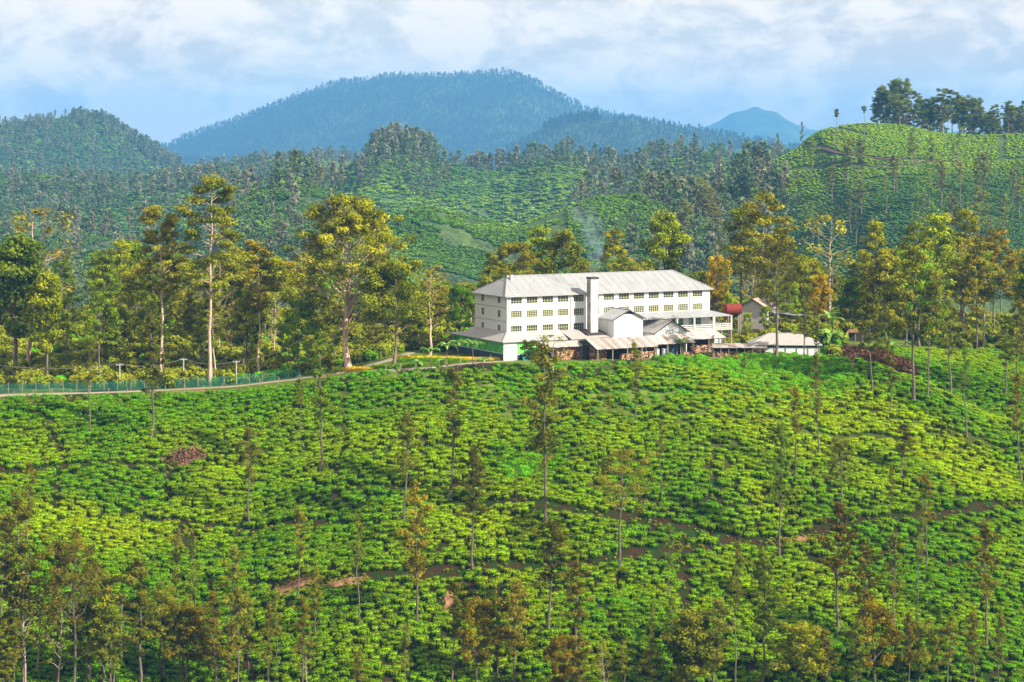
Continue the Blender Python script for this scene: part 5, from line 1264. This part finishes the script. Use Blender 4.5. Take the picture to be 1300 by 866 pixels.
for a in [
 (845, 600, 270, 'round', 1, .9, (1.0, 1.1, .6), "round green tree rising behind the factory roof's right half"),
 (910, 560, 324, 'round', 0, .62, (2.1, 1.35, .45), "golden yellow tree at the factory's right end"),
 (965, 575, 244, 'tall', 2, 1.25, (1.2, 1.05, .6), "tall bronze-green tree behind the small house"),
 (940, 590, 262, 'tall', 1, 1.0, (.85, .9, .6), "olive tree left of the tall bronze-green one"),
 (1055, 570, 272, 'bare', 0, 1.2, (1.5, 1.25, .7), "pale straw-coloured twiggy tree behind the low shed"),
 (1025, 560, 330, 'round', 2, .9, (1.2, 1.1, .45), "yellow-green round tree behind the low shed"),
 (1112, 575, 280, 'tall', 1, .8, (1.5, 1.5, .45), "bright lime topped tree right of the low shed"),
 (1080, 600, 330, 'oak', 1, 1.4, DK, "dim violet-grey oak beyond the lime topped tree"),
 (1160, 590, 282, 'tall', 3, 1.0, (1.0, 1.15, .5), "green tree behind the thick trunk"),
 (1190, 575, 272, 'tall', 1, 1.1, (1.3, 1.3, .5), "lime green tall tree on the right-hand edge of the wood"),
 (1222, 580, 266, 'tall', 3, 1.0, (1.35, 1.3, .5), "sunlit tall tree right of the lime green one"),
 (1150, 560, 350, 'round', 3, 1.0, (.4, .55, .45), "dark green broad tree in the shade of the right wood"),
 (1262, 575, 290, 'tall', 2, 1.0, (1.2, .85, .45), "orange-brown tall tree near the right edge"),
 (1240, 560, 300, 'tall', 0, .9, (1.1, .8, .5), "brown tall tree beside the orange-brown one"),
 (780, 590, 290, 'tall', 0, 1.0, (1.15, .95, .6), "bronze tree behind the factory roof right of the smoke"),
 (718, 585, 292, 'round', 3, .9, (.85, .9, .55), "olive round tree behind the roof left of the smoke"),
 (685, 590, 288, 'tall', 1, 1.1, (1.2, 1.2, .5), "yellow-green tall tree behind the roof, left half"),
 (655, 580, 308, 'round', 2, .9, (1.1, .95, .5), "bronze round tree behind the roof's left end"),
 (625, 575, 320, 'tall', 0, .9, (1.0, .9, .5), "olive tree above the roof's left hip"),
 (1000, 600, 300, 'tall', 0, .9, (1.1, 1.0, .6), "olive tree in the gap between bronze and straw trees"),
 (1040, 545, 350, 'round', 1, .8, (1.5, .9, .35), "orange-leaved tree above the low shed"),
 (972, 534, 388, 'round', 0, .7, (.9, 1.0, .5), "low leafy tree in front of the small gabled house"),
 (975, 550, 352, 'round', 3, .8, (1.0, .9, .5), "leafy tree hiding the small house's right side"),
 (1005, 545, 360, 'round', 0, .8, (.9, 1.1, .45), "green tree behind the low shed's ridge"),
 (925, 535, 372, 'round', 1, .5, (1.2, 1.6, .4), "small lime bush tree at the factory's right corner"),
 (948, 530, 396, 'round', 2, .55, (1.3, 1.4, .45), "small yellow-green bush tree half hiding the red tank"),
 ]: behind(*a)

# ------------------------------------------------------------------ the wood itself
prof_x = [-100, 0, 60, 110, 150, 200, 240, 300, 340, 400, 440, 500, 550, 600, 650, 700, 760, 800, 870, 920, 980, 1020, 1075, 1110, 1160, 1200, 1250, 1300, 1400]
prof_y = [330, 325, 318, 322, 300, 305, 330, 318, 322, 335, 345, 345, 352, 350, 330, 325, 318, 320, 345, 325, 300, 310, 345, 320, 310, 300, 305, 305, 300]
rs = np.random.RandomState(21)
pts = []
def ok(x, y, dmin):
    return all((x - a) ** 2 + (y - c) ** 2 > dmin ** 2 for a, c in pts)
REG = [(-120, 'at the far left of the wood behind the road'), (90, 'in the wood left of the two tall slim gums'), (190, 'in the wood around the two tall slim gums'), (300, 'in the wood between the slim and spreading gums'),
       (400, 'in the wood around the spreading gum'), (500, 'in the wood left of the factory'), (600, 'behind the factory roof'), (880, 'between the factory and the low shed'), (1060, 'in the wood right of the low shed'), (1180, 'in the wood at the right edge')]
TN = [((1, 1, 1), 'olive'), ((.66, .8, .5), 'dark green'), ((1.25, 1.25, .5), 'yellow-green'), ((1.1, .92, .5), 'bronze'), ((.85, 1.1, .55), 'green'), ((1.35, 1.2, .65), 'straw-coloured')]
nf = 0
for k_ in range(14000):
    if nf >= 190: break
    y = 492 + 170 * rs.rand() ** 1.15; x = rs.uniform(-.26 * y, .26 * y); px_ = 650 + F * x / y
    if px_ > 385 and px_ < 560 and y < 515: continue
    lx, ly = w2b(x, y)
    if -10 < lx < LB + 8 and ly < DB + 5: continue
    if px_ > 560 and y < 530: continue
    if px_ > 905 and y < 534: continue
    if 925 < px_ < 990 and y < 562: continue
    if px_ < 560 and y < 492 + 6: continue
    if px_ > 1060 and y < 548: continue
    if px_ > 1000 and px_ < 1120 and y < 556: continue
    if px_ > 620 and px_ < 880 and rs.rand() < .45: continue
    if not ok(x, y, 6.0 + (y - 490) * .012): continue
    z = float(Z(x, y)); ptop = np.interp(px_, prof_x, prof_y) + rs.uniform(0, 26) + (0 if y > 540 else rs.uniform(10, 60))
    h = (H - (ptop - HY) / F * y) - z
    if h < 7: h = 7 + rs.rand() * 3
    h = min(h, 27)
    kd = rs.choice(['round', 'tall', 'tall', 'oak', 'gum', 'bare'], p=[.32, .23, .16, .14, .06, .09]) if h > 13 else 'round'
    ti = rs.randint(0, len(TN)); tn, cn = TN[ti]
    reg = [r_[1] for r_ in REG if px_ >= r_[0]][-1]
    wf = rs.uniform(.85, 1.15) * ((16. if kd == 'round' else 22.) / h) ** .3
    kn = {'round': 'round crowned tree', 'tall': 'tall loose crowned tree', 'oak': 'narrow feathery tree', 'gum': 'gum with clumped crown', 'bare': 'half-bare twiggy tree'}[kd]
    tree(kd, rs.randint(0, 4), x, y, z - .2, h, wf, tuple(c * rs.uniform(.9, 1.1) for c in tn), (1, 1, 1), f"{cn} {kn} {reg}", f"{cn} {kn}s {reg}")
    pts.append((x, y)); nf += 1
print('trees', NTREE)
# undergrowth beneath the wood
rr_ = np.random.RandomState(5); n_ = 5200
Yu = 491 + 175 * rr_.rand(n_) ** 1.3; Xu = rr_.uniform(-.27, .27, n_) * Yu; pu = 650 + F * Xu / Yu; lx, ly = w2b(Xu, Yu)
k_ = ~((-9 < lx) & (lx < LB + 7) & (ly < DB + 3)); k_ &= ~((pu > 370) & (pu < 600) & (Yu < 508)); k_ &= ~((pu > 600) & (Yu < 520)); k_ &= ~((pu > 900) & (Yu < 517)); k_ &= ~((pu > 925) & (pu < 992) & (Yu < 556) & (Yu > 540))
k_ &= ~((pu > 925) & (pu < 965) & (Yu < 556)); k_ &= ~((pu > 1065) & (Yu < 572)) | ((pu > 1175) & (Yu > 556)); 
# keep off the road
rdist = np.min((Xu[:, None] - RP[None, :, 0]) ** 2 + (Yu[:, None] - RP[None, :, 1]) ** 2, 1); k_ &= rdist > 4.5 ** 2
put('undergrowth', np.stack([Xu, Yu], 1)[k_], shrp + [lushp[0]], .7, 1.9, "leafy undergrowth below the trees of the wood", seed=6)

PS = np.stack([rr_.uniform(47.5, 66, 60), rr_.uniform(524, 531.5, 60)], 1)
put('garden_shrubs', PS, shrp, .6, 1.05, "shrubs massed below the red tank and small gabled house", seed=8)
# ------------------------------------------------------------------ distant slopes
rs = np.random.RandomState(31)
farp = [unlinked("far_tree_shape", joined("far_tree", a, c)) for a, c, _ in FAR]
bfp = [unlinked("far_bush_shape", m) for m in BUSHF]
# tea and scrub on the slope across the valley
def grid_far(y0, y1, sp, seed):
    r_ = np.random.RandomState(seed); P = []
    y = y0
    while y < y1:
        xs = np.arange(-.28 * y, .28 * y, sp) ; xs = xs + r_.normal(0, sp * .25, len(xs)); P.append(np.stack([xs, y + 6 * fbm(xs, np.full(len(xs), y), 60, 2, 3.3) + r_.normal(0, sp * .2, len(xs))], 1)); y += sp * 1.0
    return np.concatenate(P)
def seen(P, zt, hh=2.0):
    """drop what a ridge in front hides well"""
    X_, Y_ = P[:, 0], P[:, 1]; ok_ = np.ones(len(P), bool)
    for f_ in (.55, .62, .7, .78, .84, .89, .93, .965):
        z_ = Z(X_ * f_, Y_ * f_); sight = H + (zt + hh - H) * f_; ok_ &= sight > z_ - 3
    return ok_
P = grid_far(900, 1560, 2.3, 1); zt = Z(P[:, 0], P[:, 1]); px_, py_ = proj(P[:, 0], P[:, 1], zt)
k_ = seen(P, zt, 1.5) & (py_ < 380) & ((px_ > 720) | (fbm(P[:, 0], P[:, 1], 30, 3, 6) > -.2))
# the terrace roads cut into the right-hand hill
RP2 = [[(1022, 186), (1060, 196), (1120, 203), (1180, 205), (1212, 207)], [(870, 262), (960, 230), (1010, 214), (1100, 214), (1160, 212), (1200, 206)], [(860, 290), (940, 300), (1040, 260), (1180, 225)],
       [(1040, 160), (1062, 163), (1100, 172)], [(1271, 172), (1272, 204)], [(1240, 204), (1300, 201)], [(560, 275), (650, 268), (740, 280)]]
for pl in RP2:
    w_ = [px2w(a, c, 900, 1700)[:2] for a, c in pl]
    for a, c in zip(w_[:-1], w_[1:]):
        dx, dy = c[0] - a[0], c[1] - a[1]; tt = np.clip(((P[:, 0] - a[0]) * dx + (P[:, 1] - a[1]) * dy) / (dx * dx + dy * dy + 1e-6), 0, 1)
        k_ &= (P[:, 0] - a[0] - tt * dx) ** 2 + (P[:, 1] - a[1] - tt * dy) ** 2 > 2.6 ** 2
P, zt, px_, py_ = P[k_], zt[k_], px_[k_], py_[k_]
print('far bushes', len(P))
s = rs.uniform(.85, 1.28, len(P)) * np.where(px_ < 900, 1.0 + .8 * rs.rand(len(P)) ** 3, 1); n_ = len(P)
scatter('distant_tea', np.c_[P, zt - .1], np.stack([np.zeros(n_), np.zeros(n_), rs.uniform(0, 6.28, n_)], 1), np.stack([s * 1.15, s * .85, s], 1), rs.randint(0, 3, n_), bfp, label="tea and scrub covering the hillsides across the valley")
# red earth cuts
for i, (pl, w_) in enumerate([(RP2[0], 2.4), ([(840, 282), (862, 281)], 3.0), ([(865, 283), (905, 287)], 3.4), ([(540, 272), (556, 268)], 2.6), ([(1045, 212), (1110, 213), (1170, 208)], 1.6)]):
    ribbon('earth_bank', [px2w(a, c, 900, 1700) for a, c in pl], w_, M['soil'] if i in (1, 2, 3) else M['bank'], .4, 4)

# individual trees on the near far slopes, countable ones
cnt = 0
HT = []
for a in [(1062, 100, 1080, 3), (1098, 106, 1095, 3), (978, 140, 1105, 3), (1017, 130, 1110, 3)]: HT.append(a)
def slope_tree(px_, Yd_, h, kd, vr, wf, tn, lab, grp): 
    x = (px_ - 650) / F * Yd_; tree(kd, vr, x, Yd_, float(Z(x, Yd_)) - .3, h, wf, tn, (1.1, 1.05, 1.0), lab, grp)
slope_tree(1062, 1430, 27, 'pole', 3, .7, DK, "lone thin tree on the crest of the green dome hill, taller of the pair", None)
slope_tree(1098, 1435, 24, 'pole', 3, .7, DK, "lone thin tree on the crest of the green dome hill, shorter of the pair", None)
slope_tree(1018, 1450, 27, 'oak', 3, .7, BR, "spindly bare tree on the dome hill's left shoulder", None)
slope_tree(988, 1440, 30, 'oak', 3, .7, (.9, .9, .9), "taller spindly tree left of the dome hill", None)
for i in range(26):
    px_ = 1116 + i * 7.6 + rs.uniform(-5, 5); slope_tree(px_, 1500 + rs.uniform(-20, 30), [30, 33, 34, 31, 33, 28, 30, 24, 28, 27][i % 10] * (1 if px_ < 1240 else .8), ['tall', 'round', 'tall'][i % 3], i, [1.25, .85, 1.1][i % 3], (.62, .7, .6), "dark tree of the grove on top of the dome hill", "dark trees of the grove on top of the dome hill")
for i in range(500):
    px_ = rs.uniform(860, 1298); Yd_ = rs.uniform(1180, 1420); x = (px_ - 650) / F * Yd_; z = float(Z(x, Yd_)); py_ = HY + (H - z) / Yd_ * F
    if py_ < 208 + max(0, (1010 - px_) * .35) or py_ > 330: continue
    if cnt >= 66: break
    cnt += 1; tn, cn = [((1.1, 1.05, .9), 'pale brown'), ((1.0, 1.25, .8), 'pale green'), ((.7, .7, .75), 'grey')][i % 3]
    slope_tree(px_, Yd_, rs.uniform(18, 30), 'oak', rs.randint(0, 6), rs.uniform(1.2, 1.8), tn, f"{cn} silver oak on the flank of the dome hill", f"{cn} silver oaks on the flank of the dome hill")
print('trees', NTREE)
# the rest of the far woods
PP = []
def farreg(n, y0, y1, px0, px1, cond, smin, smax):
    Y_ = rs.uniform(y0, y1, n); p_ = rs.uniform(px0, px1, n); X_ = (p_ - 650) / F * Y_; z_ = Z(X_, Y_); q_ = HY + (H - z_) / Y_ * F
    P_ = np.stack([X_, Y_], 1); k = seen(P_, z_, 12.) & cond(p_, q_, X_, Y_)
    PP.append(np.c_[X_, Y_, z_, rs.uniform(smin, smax, n)][k])
farreg(1150, 950, 1600, -60, 880, lambda p, q, X_, Y_: (fbm(X_, Y_, 110, 2, 9.) > .22 - .7 * (p < 440)), .6, 1.35)
farreg(260, 1180, 1440, 820, 1000, lambda p, q, X_, Y_: rs.rand(len(p)) < .6, .7, 1.3)
farreg(900, 1520, 1850, 800, 1400, lambda p, q, X_, Y_: (p > 1112) | (p < 975), .8, 1.3)
farreg(330, 2200, 2360, 466, 556, lambda p, q, X_, Y_: rs.rand(len(p)) < 1.15 - abs(p - 508) / 46., .7, 1.35)
farreg(260, 7300, 7500, 690, 760, lambda p, q, X_, Y_: True, 1.2, 2.2)
farreg(900, 3000, 3700, 130, 620, lambda p, q, X_, Y_: fbm(X_, Y_, 150, 2, 3.) > -.3, .7, 1.3)
farreg(2500, 2050, 2750, -60, 1000, lambda p, q, X_, Y_: fbm(X_, Y_, 160, 2, 4.) > -.16, .7, 1.4)
farreg(8500, 2900, 4600, -60, 420, lambda p, q, X_, Y_: fbm(X_, Y_, 200, 3, 6.) > -.22, .45, 1.2)
farreg(500, 4100, 4300, 90, 230, lambda p, q, X_, Y_: True, .8, 1.4)
farreg(8000, 6300, 7900, 450, 1150, lambda p, q, X_, Y_: True, .6, 1.3)
farreg(40000, 8700, 11500, 60, 1150, lambda p, q, X_, Y_: True, .6, 1.6)
Q = np.concatenate(PP); n_ = len(Q); print('far trees', n_)
s = Q[:, 3]
scatter('distant_woods', np.c_[Q[:, :2], Q[:, 2] - .4], np.stack([0 * s, 0 * s, rs.uniform(0, 6.28, n_)], 1), np.stack([s * rs.uniform(.7, 1.15, n_), s * rs.uniform(.7, 1.15, n_), s], 1), np.where(Q[:, 1] > 6000, rs.randint(4, 6, n_), rs.randint(0, 4, n_)), farp + [unlinked('mountain_tree_shape', joined('mountain_tree', a, c)) for a, c, _ in FARM], label="woods on the hills and mountains across the valley")

P2 = []
for (n_, a, c, p0, p1) in ((20000, 2900, 4400, -60, 420), (10000, 1900, 2500, -60, 430), (10000, 1900, 2500, 430, 1000)):
    Y_ = rs.uniform(a, c, n_); X_ = (rs.uniform(p0, p1, n_) - 650) / F * Y_; z_ = Z(X_, Y_); P_ = np.stack([X_, Y_], 1); P2.append(np.c_[P_, z_][seen(P_, z_, 3.)])
P2 = np.concatenate(P2); n_ = len(P2); s = rs.uniform(1.3, 3.6, n_) * np.where(P2[:, 1] > 2700, 1.5, 1.)
scatter('distant_scrub', np.c_[P2[:, :2], P2[:, 2] - .3], np.stack([0 * s, 0 * s, rs.uniform(0, 6.28, n_)], 1), np.stack([s * 1.4, s, s * .8], 1), rs.randint(0, 3, n_), bfp, label="scrub and old tea on the blue hills at the left and centre")

# ------------------------------------------------------------------ chimney smoke
sx, sy, sz = b2w(20.85, -2.9, 18.5); mb = MB(); rings = 12; n_ = 12; V_ = []
for i in range(rings + 1):
    k = i / rings; r_ = .7 + 3.4 * k ** .8; cx = 1.2 * math.sin(k * 4.2) - 1.5 * k; 
    for j in range(n_): a = j * 2 * math.pi / n_; V_.append((cx + r_ * math.cos(a) * (1 + .15 * math.sin(3 * a + i)), r_ * .9 * math.sin(a), k * 17.))
F_ = [tuple(range(n_ - 1, -1, -1)), tuple(rings * n_ + j for j in range(n_))] + [(i * n_ + j, i * n_ + (j + 1) % n_, (i + 1) * n_ + (j + 1) % n_, (i + 1) * n_ + j) for i in range(rings) for j in range(n_)]
mb.add(V_, F_)
b = NB("chimney_smoke"); oc = b.objc(); nn = b.noise(oc, .45, 4, .6); rp_ = b.ramp(nn, [(.42, (0, 0, 0)), (.7, (1, 1, 1))])
sep = b.n("ShaderNodeSeparateXYZ"); b.l(oc, sep.inputs[0]); mr = b.n("ShaderNodeMapRange"); b.l(sep.outputs['Z'], mr.inputs['Value']); mr.inputs['From Max'].default_value = 17.; mr.inputs['To Min'].default_value = .30; mr.inputs['To Max'].default_value = .0
mm = b.n("ShaderNodeMath", _operation='MULTIPLY'); b.l(rp_, mm.inputs[0]); b.l(mr.outputs[0], mm.inputs[1])
pv = b.n("ShaderNodeVolumePrincipled"); pv.inputs['Color'].default_value = (.55, .75, 1, 1); b.l(mm.outputs[0], pv.inputs['Density']); b.l(pv.outputs[0], b.out.inputs['Volume'])
mb.obj('smoke', b.m, loc=(sx, sy, sz), kind='stuff', label="thin bluish smoke rising from the factory chimney")
# ------------------------------------------------------------------ haze: the valley air
zmin = min(v[:, 2].min() for v in (vg, vh, vm)) - 1.0
zmax = max(v[:, 2].max() for v in (vg, vh, vm)) + 45.0
hb = MB(); hb.box(-8400, 8400, -75, 19200, zmin, zmax)
b = NB("valley_haze")
pv = b.n("ShaderNodeVolumePrincipled")
pv.inputs['Color'].default_value = (.16, .50, 1.0, 1)
pv.inputs['Density'].default_value = 0.8e-4
pv.inputs['Anisotropy'].default_value = 0.0
b.l(pv.outputs[0], b.out.inputs['Volume'])
hz = hb.obj("haze", b.m, kind='stuff')
print("verts", sum(len(o.data.vertices) for o in S.objects if o.type == 'MESH'))
